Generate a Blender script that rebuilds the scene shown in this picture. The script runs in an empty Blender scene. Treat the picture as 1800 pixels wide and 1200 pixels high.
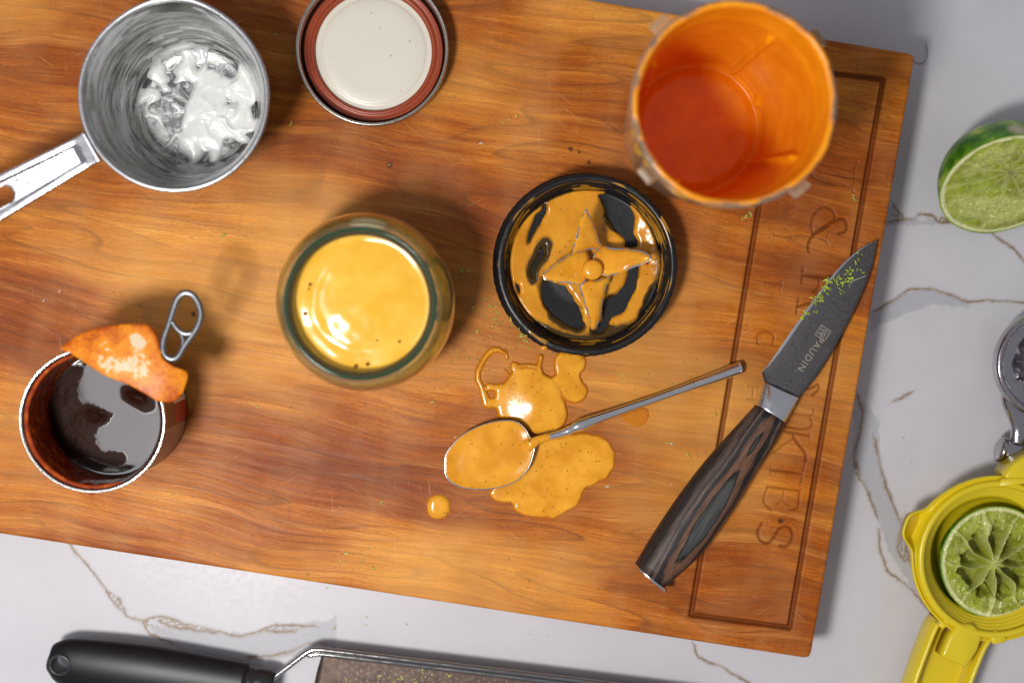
import bpy, bmesh, math, random
import numpy as np
from mathutils import Vector, Matrix, Quaternion

random.seed(7); rng = np.random.default_rng(7)
S = 0.001                                   # all shapes are written in millimetres
TB = 38.0                                   # height of the board top above the counter
HC = 725.0 + TB                             # camera height
scene = bpy.context.scene
COL = scene.collection

# ------------------------------------------------------------------ camera
F = 2500.0
NX, NY = 848.0, 465.0                       # where the photograph looks straight down
nad = Vector(((NX-900)/F, -(NY-600)/F, -1.0)).normalized()
RQ = nad.rotation_difference(Vector((0, 0, -1)))
cam = bpy.data.cameras.new('camera'); camo = bpy.data.objects.new('camera', cam)
COL.objects.link(camo)
cam.lens = 50; cam.sensor_width = 36; cam.sensor_fit = 'HORIZONTAL'
cam.clip_start = 0.02; cam.clip_end = 20
camo.location = (0, 0, HC*S); camo.rotation_mode = 'QUATERNION'; camo.rotation_quaternion = RQ
cam.dof.use_dof = True; cam.dof.focus_distance = (HC-TB-4)*S*1.001; cam.dof.aperture_fstop = 3.6
scene.camera = camo

# ------------------------------------------------------------------ light
w = bpy.data.worlds.new('World'); scene.world = w; w.use_nodes = True
bg = w.node_tree.nodes['Background']; bg.inputs[0].default_value = (0.90, 0.90, 1.0, 1); bg.inputs[1].default_value = 0.30
def area(name, loc, target, sx, sy, watts, col, shape='RECTANGLE'):
    l = bpy.data.lights.new(name, 'AREA'); l.shape = shape; l.size = sx*S; l.size_y = sy*S
    l.energy = watts; l.color = col
    o = bpy.data.objects.new(name, l); COL.objects.link(o); o.location = Vector(loc)*S
    o.rotation_mode = 'QUATERNION'
    o.rotation_quaternion = (Vector(target)-Vector(loc)).to_track_quat('-Z', 'Y'); return o
area('key_lamp', (-264, -226, 870), (-40, -20, 38), 140, 140, 6.3, (1.0, 0.975, 0.945), 'DISK')
area('soft_box', (-352, -90, 850), (-120, -40, 38), 420, 150, 1.35, (0.97, 0.97, 1.0))
scene.view_settings.view_transform = 'Standard'; scene.view_settings.look = 'None'
scene.view_settings.exposure = 0.0; scene.view_settings.gamma = 1.0
scene.cycles.max_bounces = 12; scene.cycles.transparent_max_bounces = 12
scene.cycles.transmission_bounces = 10; scene.cycles.glossy_bounces = 5; scene.cycles.diffuse_bounces = 5
scene.cycles.sample_clamp_indirect = 6.0; scene.cycles.caustics_reflective = False

# ------------------------------------------------------------------ geometry helpers
def P(px, py, z=TB):                        # photograph position -> point in the place at height z (mm)
    d = RQ @ Vector(((px-900)/F, -(py-600)/F, -1.0))
    t = (HC - z)/(-d.z)
    return np.array([d.x*t, d.y*t, z])
def PP(pts, z=TB): return np.array([P(x, y, z)[:2] for x, y in pts])
def PZ(pts, s, ox, oy, z=TB): return PP([(x/s+ox, y/s+oy) for x, y in pts], z)

def link(o, parent=None):
    COL.objects.link(o)
    if parent is not None: o.parent = parent
    return o
def mesh(name, V, Fc, mat=None, parent=None, smooth=True, attrs=None, origin=None, fmats=None):
    V = np.asarray(V, float)
    par0 = np.array(parent.get('o_mm', (0, 0, 0))) if parent is not None else np.zeros(3)
    org = np.array(origin, float) if origin is not None else par0
    me = bpy.data.meshes.new(name)
    me.from_pydata(((V-org)*S).tolist(), [], Fc if isinstance(Fc, list) else Fc.tolist())
    mats = mat if isinstance(mat, (list, tuple)) else [mat]
    for m in mats: me.materials.append(m)
    if fmats is not None: me.polygons.foreach_set('material_index', fmats)
    if smooth: me.polygons.foreach_set('use_smooth', [True]*len(me.polygons))
    for k, a in (attrs or {}).items():
        a = np.asarray(a, np.float32)
        if a.ndim == 1:
            at = me.attributes.new(k, 'FLOAT', 'POINT'); at.data.foreach_set('value', a)
        else:
            at = me.attributes.new(k, 'FLOAT_COLOR', 'POINT')
            at.data.foreach_set('color', np.hstack([a[:, :3], np.ones((len(a), 1))]).astype(np.float32).ravel())
    me.validate(); me.update()
    o = bpy.data.objects.new(name, me); link(o, parent)
    o.location = (org-par0)*S
    o['o_mm'] = [float(c) for c in org]
    return o
def thing(name, label, cat, loc, group=None):
    o = bpy.data.objects.new(name, None); COL.objects.link(o); o.location = Vector(loc)*S
    o['o_mm'] = [float(c) for c in loc]; o.empty_display_size = 0.01
    o['label'] = label; o['category'] = cat
    if group: o['group'] = group
    return o
def tag(o, label, cat, group=None, kind=None):
    o['label'] = label; o['category'] = cat
    if group: o['group'] = group
    if kind: o['kind'] = kind
    return o

def revolve(prof, c, seg=128, closed=False, rfun=None):
    prof = np.asarray(prof, float); n = len(prof); th = np.linspace(0, 2*np.pi, seg, endpoint=False)
    V = np.zeros((seg, n, 3))
    R = np.repeat(prof[None, :, 0], seg, 0); Z = np.repeat(prof[None, :, 1], seg, 0)
    if rfun is not None: R, Z = rfun(R, Z, th[:, None])
    V[:, :, 0] = c[0]+R*np.cos(th)[:, None]; V[:, :, 1] = c[1]+R*np.sin(th)[:, None]; V[:, :, 2] = Z
    Fc = []
    m = n if closed else n-1
    for i in range(seg):
        j = (i+1) % seg
        for k in range(m):
            l = (k+1) % n
            Fc.append((i*n+k, j*n+k, j*n+l, i*n+l))
    return V.reshape(-1, 3), Fc
def smoothprof(pts, k=4):                    # Catmull-Rom through open points
    p = np.asarray(pts, float); q = np.vstack([2*p[0]-p[1], p, 2*p[-1]-p[-2]]); out = []
    for i in range(1, len(q)-2):
        for t in np.linspace(0, 1, k, endpoint=False):
            a, b, c, d = q[i-1], q[i], q[i+1], q[i+2]
            out.append(0.5*((2*b)+(-a+c)*t+(2*a-5*b+4*c-d)*t*t+(-a+3*b-3*c+d)*t**3))
    out.append(p[-1]); return np.array(out)
def smoothloop(pts, k=4):
    p = np.asarray(pts, float); n = len(p); out = []
    for i in range(n):
        a, b, c, d = p[i-1], p[i], p[(i+1) % n], p[(i+2) % n]
        for t in np.linspace(0, 1, k, endpoint=False):
            out.append(0.5*((2*b)+(-a+c)*t+(2*a-5*b+4*c-d)*t*t+(-a+3*b-3*c+d)*t**3))
    return np.array(out)
def tube(path, rad, seg=12, flat=1.0, caps=True):
    path = np.asarray(path, float); n = len(path); rad = np.broadcast_to(rad, (n,))
    T = np.gradient(path, axis=0); T /= np.linalg.norm(T, axis=1)[:, None]
    up = np.array([0, 0, 1.0]); V = []
    for i in range(n):
        s = np.cross(T[i], up)
        if np.linalg.norm(s) < 1e-3: s = np.array([1.0, 0, 0])
        s /= np.linalg.norm(s); u = np.cross(s, T[i])
        for k in range(seg):
            a = 2*np.pi*k/seg
            V.append(path[i]+rad[i]*(np.cos(a)*s+flat*np.sin(a)*u))
    Fc = [(i*seg+k, i*seg+(k+1) % seg, (i+1)*seg+(k+1) % seg, (i+1)*seg+k) for i in range(n-1) for k in range(seg)]
    if caps: Fc += [tuple(range(seg-1, -1, -1)), tuple((n-1)*seg+k for k in range(seg))]
    return np.array(V), Fc
def join(*parts):
    V = []; Fc = []; b = 0
    for v, f in parts:
        V.append(np.asarray(v, float)); Fc += [tuple(i+b for i in q) for q in (f if isinstance(f, list) else f.tolist())]; b += len(v)
    return np.vstack(V), Fc
def box(cx, cy, cz, sx, sy, sz, rot=0.0, bev=0.0):
    bm = bmesh.new(); bmesh.ops.create_cube(bm, size=1.0)
    for v in bm.verts: v.co = Vector((v.co.x*sx, v.co.y*sy, v.co.z*sz))
    if bev: bmesh.ops.bevel(bm, geom=bm.edges[:], offset=bev, segments=2, affect='EDGES', profile=0.6)
    M = Matrix.Translation((cx, cy, cz)) @ Matrix.Rotation(rot, 4, 'Z')
    V = [tuple(M @ v.co) for v in bm.verts]; bm.verts.index_update()
    Fc = [tuple(v.index for v in f.verts) for f in bm.faces]; bm.free(); return np.array(V), Fc
def plate(poly, z0, z1, bev=0.3, zfun=None):
    """solid slab with bevelled top edge from a closed outline (x, y)"""
    p = np.asarray(poly, float); n = len(p)
    if np.sum(p[:, 0]*np.roll(p[:, 1], -1)-np.roll(p[:, 0], -1)*p[:, 1]) < 0: p = p[::-1]
    e = np.roll(p, -1, 0)-np.roll(p, 1, 0); nrm = np.stack([e[:, 1], -e[:, 0]], 1); nrm /= np.linalg.norm(nrm, axis=1)[:, None]+1e-9
    rings = [(0.0, z0), (0.0, z1-bev), (0.3*bev, z1-0.3*bev), (bev, z1)]
    V = np.vstack([np.hstack([p-nrm*i, np.full((n, 1), z)]) for i, z in rings])
    if zfun is not None: V[:, 2] += zfun(V[:, 0], V[:, 1])
    Fc = [(r*n+i, r*n+(i+1) % n, (r+1)*n+(i+1) % n, (r+1)*n+i) for r in range(len(rings)-1) for i in range(n)]
    Fc.append(tuple(3*n+i for i in range(n))); Fc.append(tuple(n-1-i for i in range(n)))
    return V, Fc
# ---- numpy noise and distance fields
def _h(ix, iy, iz, s):
    v = np.sin(ix*127.1+iy*311.7+iz*74.7+s*53.3)*43758.5453; return v-np.floor(v)
def noise(x, y, z=0.0, s=0):
    x, y, z = np.broadcast_arrays(np.asarray(x, float), np.asarray(y, float), np.asarray(z, float))
    ix, iy, iz = np.floor(x), np.floor(y), np.floor(z); fx, fy, fz = x-ix, y-iy, z-iz
    fx, fy, fz = [f*f*(3-2*f) for f in (fx, fy, fz)]
    r = 0
    for dx in (0, 1):
        for dy in (0, 1):
            for dz in (0, 1):
                r = r+_h(ix+dx, iy+dy, iz+dz, s)*(fx if dx else 1-fx)*(fy if dy else 1-fy)*(fz if dz else 1-fz)
    return r*2-1
def fbm(x, y, z=0.0, o=4, s=0):
    r = 0; a = 0.5
    for k in range(o):
        r = r+a*noise(np.asarray(x)*2**k, np.asarray(y)*2**k, np.asarray(z)*2**k, s+k); a *= 0.5
    return r
def dseg(X, Y, pts, rad=None):               # distance to an open polyline (minus a radius per point)
    D = np.full(np.shape(X), 1e9); pts = np.asarray(pts, float)
    for i in range(len(pts)-1):
        a, b = pts[i], pts[i+1]; ab = b-a; L = ab@ab+1e-12
        t = np.clip(((X-a[0])*ab[0]+(Y-a[1])*ab[1])/L, 0, 1)
        d = np.hypot(X-a[0]-t*ab[0], Y-a[1]-t*ab[1])
        if rad is not None: d = d-(rad[i]+(rad[i+1]-rad[i])*t) if np.ndim(rad) else d-rad
        D = np.minimum(D, d)
    return D
def sdpoly(X, Y, poly):                      # signed distance, negative inside
    p = np.asarray(poly, float); D = dseg(X, Y, np.vstack([p, p[:1]]))
    ins = np.zeros(np.shape(X), bool); n = len(p)
    for i in range(n):
        a, b = p[i], p[(i+1) % n]
        c = ((a[1] > Y) != (b[1] > Y))
        if a[1] == b[1]: continue
        ins ^= c & (X < (b[0]-a[0])*(Y-a[1])/(b[1]-a[1])+a[0])
    return np.where(ins, -D, D)
def sgdist(X, Y, pts, cur):                  # distance to a line, signed by the side, merged into cur
    D = cur.copy(); pts = np.asarray(pts, float)
    for i in range(len(pts)-1):
        a, b = pts[i], pts[i+1]; ab = b-a; L_ = ab@ab+1e-12
        t = np.clip(((X-a[0])*ab[0]+(Y-a[1])*ab[1])/L_, 0, 1); ox, oy = X-a[0]-t*ab[0], Y-a[1]-t*ab[1]
        d = np.hypot(ox, oy); sg = np.where(ab[0]*oy-ab[1]*ox >= 0, 1.0, -1.0)
        D = np.where(d < np.abs(D), d*sg, D)
    return D
def gridmesh(xs, ys, Z, keep=None):
    nx, ny = len(xs), len(ys); X, Y = np.meshgrid(xs, ys)
    V = np.stack([X.ravel(), Y.ravel(), Z.ravel()], 1)
    i = np.arange(nx*ny).reshape(ny, nx)
    q = np.stack([i[:-1, :-1], i[:-1, 1:], i[1:, 1:], i[1:, :-1]], -1).reshape(-1, 4)
    if keep is not None:
        k = keep.ravel()[q].any(1); q = q[k]
        used = np.unique(q); m = np.full(nx*ny, -1); m[used] = np.arange(len(used)); V = V[used]; q = m[q]
        return V, q.tolist(), used
    return V, q.tolist(), np.arange(nx*ny)
def blur(Z, n):
    for _ in range(n):
        Q = np.pad(Z, 1, mode='edge'); Z = (Q[1:-1, 1:-1]*2+Q[:-2, 1:-1]+Q[2:, 1:-1]+Q[1:-1, :-2]+Q[1:-1, 2:])/6
    return Z
def blob(sdf, bb, z0, h, w_, res=0.45, nb=3, rough=0.0, zadd=None):
    """liquid lying on a surface at z0: rounded edge of width w_, height h; sinks under the surface outside"""
    xs = np.arange(bb[0], bb[2]+res, res); ys = np.arange(bb[1], bb[3]+res, res)
    X, Y = np.meshgrid(xs, ys); d = sdf(X, Y)
    t = np.clip(-d/w_, 0, 1); hh = h*np.sqrt(np.clip(1-(1-t)**2, 0, 1))
    hh = np.where(d > 0, -d*1.2, hh)
    hh = blur(hh, nb)
    if rough: hh = hh+rough*fbm(X*0.18, Y*0.18, 3, 3)*np.clip(t, 0, 1)
    if zadd is not None: hh = hh+zadd(X, Y)
    V, Fc, used = gridmesh(xs, ys, z0+hh, keep=(d < res*1.5)); blob.thick = np.clip(-d/3.2+.12, 0, 1).ravel()[used]
    return V, Fc
def bbox(p, m=4): p = np.asarray(p); return (p[:, 0].min()-m, p[:, 1].min()-m, p[:, 0].max()+m, p[:, 1].max()+m)
def textmesh(body, size, pos, ang, zt, thick=0.12, spacing=1.0, mirror=False):
    cu = bpy.data.curves.new('t', 'FONT'); cu.body = body; cu.size = size; cu.align_x = 'CENTER'; cu.align_y = 'CENTER'
    cu.space_character = spacing; cu.extrude = thick; cu.resolution_u = 3
    to = bpy.data.objects.new('t', cu); COL.objects.link(to)
    dg = bpy.context.evaluated_depsgraph_get(); me = bpy.data.meshes.new_from_object(to.evaluated_get(dg))
    V = np.array([v.co[:] for v in me.vertices]).reshape(-1, 3); Fc = [tuple(p.vertices) for p in me.polygons]
    bpy.data.objects.remove(to); bpy.data.curves.remove(cu); bpy.data.meshes.remove(me)
    if mirror: V[:, 0] *= -1
    c, s = math.cos(ang), math.sin(ang)
    W = np.stack([pos[0]+V[:, 0]*c-V[:, 1]*s, pos[1]+V[:, 0]*s+V[:, 1]*c, zt+V[:, 2]], 1)
    return W, Fc

# ------------------------------------------------------------------ materials
class M:
    def __init__(s, name):
        s.m = bpy.data.materials.new(name); s.m.use_nodes = True; s.t = s.m.node_tree
        s.b = s.t.nodes['Principled BSDF']; s.out = s.t.nodes['Material Output']
    def n(s, ty, props=None, **ins):
        nd = s.t.nodes.new(ty)
        for k, v in (props or {}).items(): setattr(nd, k, v)
        for k, v in ins.items():
            key = int(k[1:]) if k[0] == 'i' and k[1:].isdigit() else k.replace('_', ' ')
            s.set(nd.inputs[key], v)
        return nd
    def set(s, sock, v):
        if hasattr(v, 'is_output'): s.t.links.new(v, sock)
        else: sock.default_value = (tuple(v)+(1,) if isinstance(v, (tuple, list)) and len(v) == 3 and sock.type == 'RGBA' else v)
    def co(s, scale=(1, 1, 1), rot=(0, 0, 0), loc=(0, 0, 0)):     # object coordinates in mm
        tc = s.n('ShaderNodeTexCoord')
        return s.n('ShaderNodeMapping', None, Vector=tc.outputs['Object'], Scale=tuple(1000*q for q in scale), Rotation=rot, Location=loc).outputs[0]
    def noise(s, vec, scale=1, detail=3, rough=0.55, dist=0.0):
        return s.n('ShaderNodeTexNoise', None, Vector=vec, Scale=scale, Detail=detail, Roughness=rough, Distortion=dist).outputs[0]
    def vor(s, vec, scale=1, feature='F1', out='Distance'):
        return s.n('ShaderNodeTexVoronoi', dict(feature=feature), Vector=vec, Scale=scale).outputs[out]
    def ramp(s, fac, stops, interp='LINEAR'):
        nd = s.n('ShaderNodeValToRGB', None, Fac=fac); cr = nd.color_ramp; cr.interpolation = interp
        while len(cr.elements) < len(stops): cr.elements.new(0.5)
        for e, (p, c) in zip(cr.elements, stops):
            e.position = p; e.color = (c, c, c, 1) if np.isscalar(c) else tuple(c)+(1,)
        return nd.outputs[0]
    def math(s, op, a, b=0.0, c=0.0, clamp=False):
        nd = s.n('ShaderNodeMath', dict(operation=op, use_clamp=clamp)); s.set(nd.inputs[0], a); s.set(nd.inputs[1], b); s.set(nd.inputs[2], c); return nd.outputs[0]
    def mix(s, f, a, b, mode='MIX'):
        nd = s.n('ShaderNodeMix', dict(data_type='RGBA', blend_type=mode)); s.set(nd.inputs[0], f); s.set(nd.inputs[6], a); s.set(nd.inputs[7], b); return nd.outputs[2]
    def attr(s, name, out='Fac'): return s.n('ShaderNodeAttribute', dict(attribute_name=name)).outputs[out]
    def xyz(s, vec): return s.n('ShaderNodeSeparateXYZ', None, Vector=vec).outputs
    def bump(s, h, strength=0.3, dist=0.1, normal=None):
        nd = s.n('ShaderNodeBump', None, Strength=strength, Distance=dist*S, Height=h)
        if normal is not None: s.set(nd.inputs['Normal'], normal)
        return nd.outputs[0]
    def p(s, **kw):
        for k, v in kw.items(): s.set(s.b.inputs[k.replace('_', ' ')], v)
        return s.m

def steel(name, col=(0.62, 0.62, 0.63), rough=0.22, bumpy=0.0, scr=(0.05, 2, 2)):
    m = M(name); v = m.co(scr); n = m.noise(v, 1.0, 3)
    return m.p(Base_Color=m.mix(m.noise(m.co(), 0.15, 4), tuple(c*0.85 for c in col), col), Metallic=1.0,
               Roughness=m.ramp(n, [(0.3, max(rough-0.07, 0.02)), (0.7, rough+0.09)]),
               Normal=m.bump(m.noise(m.co(), 0.6, 4), 0.05+bumpy, 0.1))

def mk_wood():
    m = M('cherry_wood')
    tc = m.n('ShaderNodeTexCoord').outputs['Object']
    x, y, z = m.xyz(m.n('ShaderNodeMapping', None, Vector=tc, Scale=(1000, 1000, 1000)).outputs[0])
    def cmb(a, b, c=0.0): return m.n('ShaderNodeCombineXYZ', None, X=a, Y=b, Z=c).outputs[0]
    sc = lambda a, k: m.math('MULTIPLY', a, k)
    tone = m.noise(cmb(sc(x, .0065), sc(y, .012), 4.4), 1, 3)
    # slow waviness of the grain
    wv = m.noise(cmb(sc(x, .0042), sc(y, .007)), 1, 2)
    y2 = m.math('ADD', y, m.math('MULTIPLY', m.math('SUBTRACT', wv, .5), 52))
    wv2 = m.noise(cmb(sc(x, .014), sc(y, .05)), 1, 2)
    y3 = m.math('ADD', y2, m.math('MULTIPLY', m.math('SUBTRACT', wv2, .5), 4))
    broad = m.noise(cmb(sc(x, .0045), sc(y3, .022)), 1, 4, .6)
    rings = m.noise(cmb(sc(x, .0035), sc(y3, .034)), 1, 1.0, .4)
    fr = m.math('FRACT', m.math('MULTIPLY', rings, 12.0))
    saw = m.ramp(fr, [(0, 0.0), (.55, .08), (.84, .32), (.945, 1.0), (.985, .7), (1.0, 0.0)])
    vis = m.ramp(m.noise(cmb(sc(x, .008), sc(y3, .05)), 1, 3), [(.36, 0.15), (.56, 1.0)])
    ringv = m.math('MULTIPLY', saw, vis)
    fib = m.noise(cmb(sc(x, .045), sc(y3, 1.1)), 1, 6, .75)
    pore = m.noise(cmb(sc(x, .30), sc(y3, 3.6)), 1, 2, .5)
    med = m.noise(cmb(sc(x, .013), sc(y3, .26)), 1, 6, .72)
    base = m.ramp(broad, [(.34, (.30, .055, .001)), (.46, (.48, .115, .003)), (.57, (.70, .215, .008)), (.70, (.95, .40, .045))])
    base = m.mix(m.ramp(med, [(.38, 0.0), (.62, 1.0)]), m.mix(1.0, base, (.64, .52, .42), 'MULTIPLY'), base)
    base = m.mix(m.math('MULTIPLY', ringv, .74), base, (.16, .036, .004))
    base = m.mix(m.ramp(fib, [(.30, .55), (.60, 0.0)]), base, (.24, .06, .008))
    base = m.mix(m.ramp(fib, [(.55, 0.0), (.78, .40)]), base, (.88, .50, .17))
    base = m.mix(m.ramp(pore, [(.32, .75), (.45, 0.0)]), base, (.15, .035, .006))
    blond = m.noise(cmb(sc(x, .006), sc(y3, .11), 9.1), 1, 5, .7)
    base = m.mix(m.math('MULTIPLY', m.ramp(blond, [(.53, 0.0), (.68, .42)]), m.ramp(fib, [(.35, .2), (.6, 1.0)])), base, (.92, .42, .085))
    grit = m.noise(m.n('ShaderNodeMapping', None, Vector=tc, Scale=(1600, 2600, 1000)).outputs[0], 1, 3, .7)
    base = m.mix(m.ramp(grit, [(.30, .28), (.52, 0.0)]), base, (.25, .06, .008)); base = m.mix(m.ramp(grit, [(.52, 0.0), (.75, .14)]), base, (.98, .52, .16))
    base = m.mix(m.ramp(tone, [(.34, .55), (.50, 0.0)]), base, m.mix(1.0, base, (.66, .48, .32), 'MULTIPLY'))
    base = m.mix(m.ramp(tone, [(.48, 0.0), (.66, .40)]), base, (.95, .48, .10))
    # figure across the grain
    chat = m.noise(cmb(sc(x, .045), sc(y, .018)), 1, 2)
    base = m.mix(m.ramp(chat, [(.42, 0.0), (.68, .10)]), base, (.78, .46, .20))
    # knife scratches
    for rot, sx in ((.5, .9), (1.35, 1.1), (-.65, .8)):
        v = m.n('ShaderNodeMapping', None, Vector=tc, Scale=(1000, 1000, 1000), Rotation=(0, 0, rot)).outputs[0]
        a, b, _ = m.xyz(v)
        scr = m.noise(cmb(sc(a, .035), sc(b, 2.2)), 1, 1, .5)
        ms = m.noise(cmb(sc(x, .012), sc(y, .014), 7.7+rot), 1, 2)
        base = m.mix(m.math('MULTIPLY', m.ramp(scr, [(.735, 0.0), (.78, .55)]), m.ramp(ms, [(.48, 0.0), (.62, 1.0)])), base, (.78, .50, .28))
    # old oily stains and small dark knots
    st = m.noise(cmb(sc(x, .02), sc(y, .02), 3.1), 1, 3)
    base = m.mix(m.ramp(st, [(.60, 0.0), (.72, .35)]), base, (.45, .17, .03))
    for (kx, ky, kr) in KNOTS:
        d = m.n('ShaderNodeVectorMath', dict(operation='DISTANCE'), i0=cmb(x, y), i1=(kx, ky, 0)).outputs['Value']
        d = m.math('ADD', d, m.math('MULTIPLY', m.noise(cmb(x, y), .9, 2), kr*1.2))
        base = m.mix(m.ramp(m.math('DIVIDE', d, kr*3), [(.35, .9), (.62, 0.0)]), base, (.05, .018, .006))
    h = m.math('ADD', m.math('MULTIPLY', fib, .7), pore)
    rg = m.ramp(m.noise(cmb(sc(x, .03), sc(y3, .4)), 1, 4), [(.3, .40), (.7, .55)])
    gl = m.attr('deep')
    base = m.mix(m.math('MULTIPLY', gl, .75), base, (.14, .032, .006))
    return m.p(Base_Color=base, Roughness=rg, Normal=m.bump(h, .32, .10), Specular_IOR_Level=.16)

def sauce(name, c1, c2, rough=.16, speck=True, sss=.12, bumpy=.12, thin=None):
    m = M(name); v = m.co()
    f = m.noise(v, .09, 4); c = m.mix(m.ramp(f, [(.35, 0.0), (.65, 1.0)]), c1, c2)
    if speck:
        d = m.vor(v, .42); k = m.ramp(m.vor(v, .42, 'F1', 'Color'), [(.55, 0.0), (.60, 1.0)])
        c = m.mix(m.math('MULTIPLY', m.ramp(d, [(.12, .85), (.20, 0.0)]), k), c, (.16, .05, .012))
        d2 = m.vor(v, 1.3); k2 = m.ramp(m.vor(v, 1.3, 'F1', 'Color'), [(.52, 0.0), (.56, 1.0)])
        c = m.mix(m.math('MULTIPLY', m.ramp(d2, [(.10, .55), (.26, 0.0)]), k2), c, (.30, .10, .015))
    if thin is not None:                             # smeared so thin in places that what lies under it shows
        c = m.mix(m.ramp(m.math('ADD', m.attr('thick'), m.math('MULTIPLY', m.math('SUBTRACT', m.noise(v, .5, 5, .7), .5), .5)), [(.12, 1.0), (.62, 0.0)]), c, thin)
    return m.p(Base_Color=c, Roughness=rough, Subsurface_Weight=sss, Subsurface_Radius=(1.0, .45, .08), Subsurface_Scale=.0022,
               Normal=m.bump(m.noise(v, .35, 4), bumpy, .5), Specular_IOR_Level=.42)

def plain(name, col, rough=.5, metal=0.0, bumpy=.05, vary=.12, ns=.3, **kw):
    m = M(name); v = m.co(); n = m.noise(v, ns, 4)
    c = m.mix(m.ramp(n, [(.3, 0.0), (.7, 1.0)]), tuple(max(0, q*(1-vary)) for q in col), tuple(min(1, q*(1+vary)) for q in col))
    return m.p(Base_Color=c, Roughness=rough, Metallic=metal, Normal=m.bump(m.noise(v, 1.2, 3), bumpy, .2), **kw)

def mk_counter():
    m = M('quartz_counter'); v = m.co()
    n1 = m.noise(v, .02, 5, .6); c = m.mix(m.ramp(n1, [(.35, 0.0), (.7, 1.0)]), (.545, .53, .56), (.59, .575, .605))
    jag = m.math('MULTIPLY', m.math('SUBTRACT', m.noise(v, .16, 6, .72), .5), 7.0)
    jag2 = m.math('MULTIPLY', m.math('SUBTRACT', m.noise(v, .5, 4, .7), .5), 3.0)
    gp = m.math('ADD', m.attr('grey'), jag)
    c = m.mix(m.ramp(m.math('MULTIPLY_ADD', gp, .1, .5), [(.40, .55), (.50, .42), (.53, 0.0)]), c, (.33, .345, .375))
    dg = m.math('ABSOLUTE', m.math('ADD', m.attr('gold'), m.math('ADD', m.math('MULTIPLY', jag, .6), m.math('MULTIPLY', jag2, .6))))
    br = m.ramp(m.noise(v, .08, 4), [(.34, .5), (.52, 1.0)])
    line = m.math('MULTIPLY', m.ramp(m.math('MULTIPLY', dg, .25), [(.0, 1.0), (.10, .8), (.22, .22), (.55, 0.0)]), m.math('MULTIPLY', br, m.attr('near')))
    c = m.mix(m.math('MULTIPLY', line, .95), c, m.mix(m.noise(v, .2, 2), (.12, .065, .025), (.36, .24, .12)))
    # faint stray flecks
    fl = m.noise(m.co((.05, .25, 1), (0, 0, .6)), 1, 3); c = m.mix(m.ramp(fl, [(.72, 0.0), (.76, .35)]), c, (.42, .42, .45))
    return m.p(Base_Color=c, Roughness=m.ramp(m.noise(v, .3, 3), [(.3, .30), (.7, .42)]), Specular_IOR_Level=.35, Normal=m.bump(m.noise(v, 1.0, 2), .03, .1))

# ================================================================== THE SETTING
# ------------------------------------------------------------------ countertop
def axis(lo, hi, dlo, dhi, fine, coarse):
    return np.concatenate([np.arange(lo, dlo, coarse), np.arange(dlo, dhi, fine), np.arange(dhi, hi+coarse, coarse)])
GOLD = [[(115,945),(130,968),(160,1000),(185,1035),(205,1065),(225,1083),(250,1092),(268,1085),(300,1100),(345,1108),(395,1112),(420,1118),(460,1108),(515,1110)],
        [(190,1040),(210,1052),(222,1080)],
        [(268,1085),(290,1082),(330,1098),(350,1100),(392,1110)], [(455,1109),(485,1097),(520,1099),(552,1100)],
        [(250,1092),(262,1112),(285,1122),(300,1128)], [(440,1155),(480,1150),(510,1146),(545,1128),(570,1130)],
        [(1508,695),(1517,725),(1512,760),(1500,798),(1506,830),(1528,868),(1540,905)], [(1506,812),(1512,842)],
        [(1538,772),(1545,812),(1560,862),(1578,905),(1590,935),(1592,960),(1602,992)], [(1600,905),(1585,925),(1577,965),(1590,985)],
        [(1545,935),(1547,965),(1560,1003),(1590,1025),(1620,1055),(1642,1085)],
        [(1572,362),(1588,383),(1606,386),(1618,376),(1640,380),(1652,392),(1690,386),(1712,398),(1735,402),(1756,420),(1782,436),(1800,462)],
        [(1560,390),(1590,386)], [(1655,384),(1700,392)],
        [(1540,545),(1580,522),(1600,508),(1640,508),(1665,516),(1700,530),(1745,528),(1800,532)],
        [(1220,1133),(1228,1155),(1252,1165),(1272,1172),(1290,1184),(1318,1200)],
        [(940,-30),(1000,-60),(1100,-90)], [(1572,705),(1600,690)]]
GREY = [[(1530,548),(1580,520),(1630,508),(1672,518),(1728,548),(1690,540),(1640,534),(1590,552),(1530,580)],
        [(252,1096),(350,1104),(440,1114),(515,1094),(556,1092),(578,1088),(592,1078),(590,1140),(520,1152),(420,1165),(300,1132)],
        [(1500,690),(1530,720),(1545,740),(1548,815),(1580,905),(1602,980),(1640,1070),(1600,1030),(1560,960),(1522,860),(1500,800)],
        [(1535,360),(1570,362),(1585,385),(1650,386),(1640,396),(1560,396),(1520,420)]]
xs = axis(-900, 900, -290, 300, 1.5, 60); ys = axis(-700, 700, -240, 160, 1.5, 60)
X, Y = np.meshgrid(xs, ys)
G = np.full(X.shape, 60.0); K = np.full(X.shape, 60.0)
for g in GOLD: G = sgdist(X, Y, PP(g, 0), G)
for g in GREY: K = np.minimum(K, sdpoly(X, Y, PP(g, 0)))
V, Fc, _ = gridmesh(xs, ys, X*0)
cnt = mesh('countertop', V, Fc, mk_counter(), attrs=dict(gold=G.ravel(), grey=K.ravel(), near=np.clip(2-np.abs(G)/2.4, 0, 1).ravel())); cnt['kind'] = 'structure'

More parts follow.
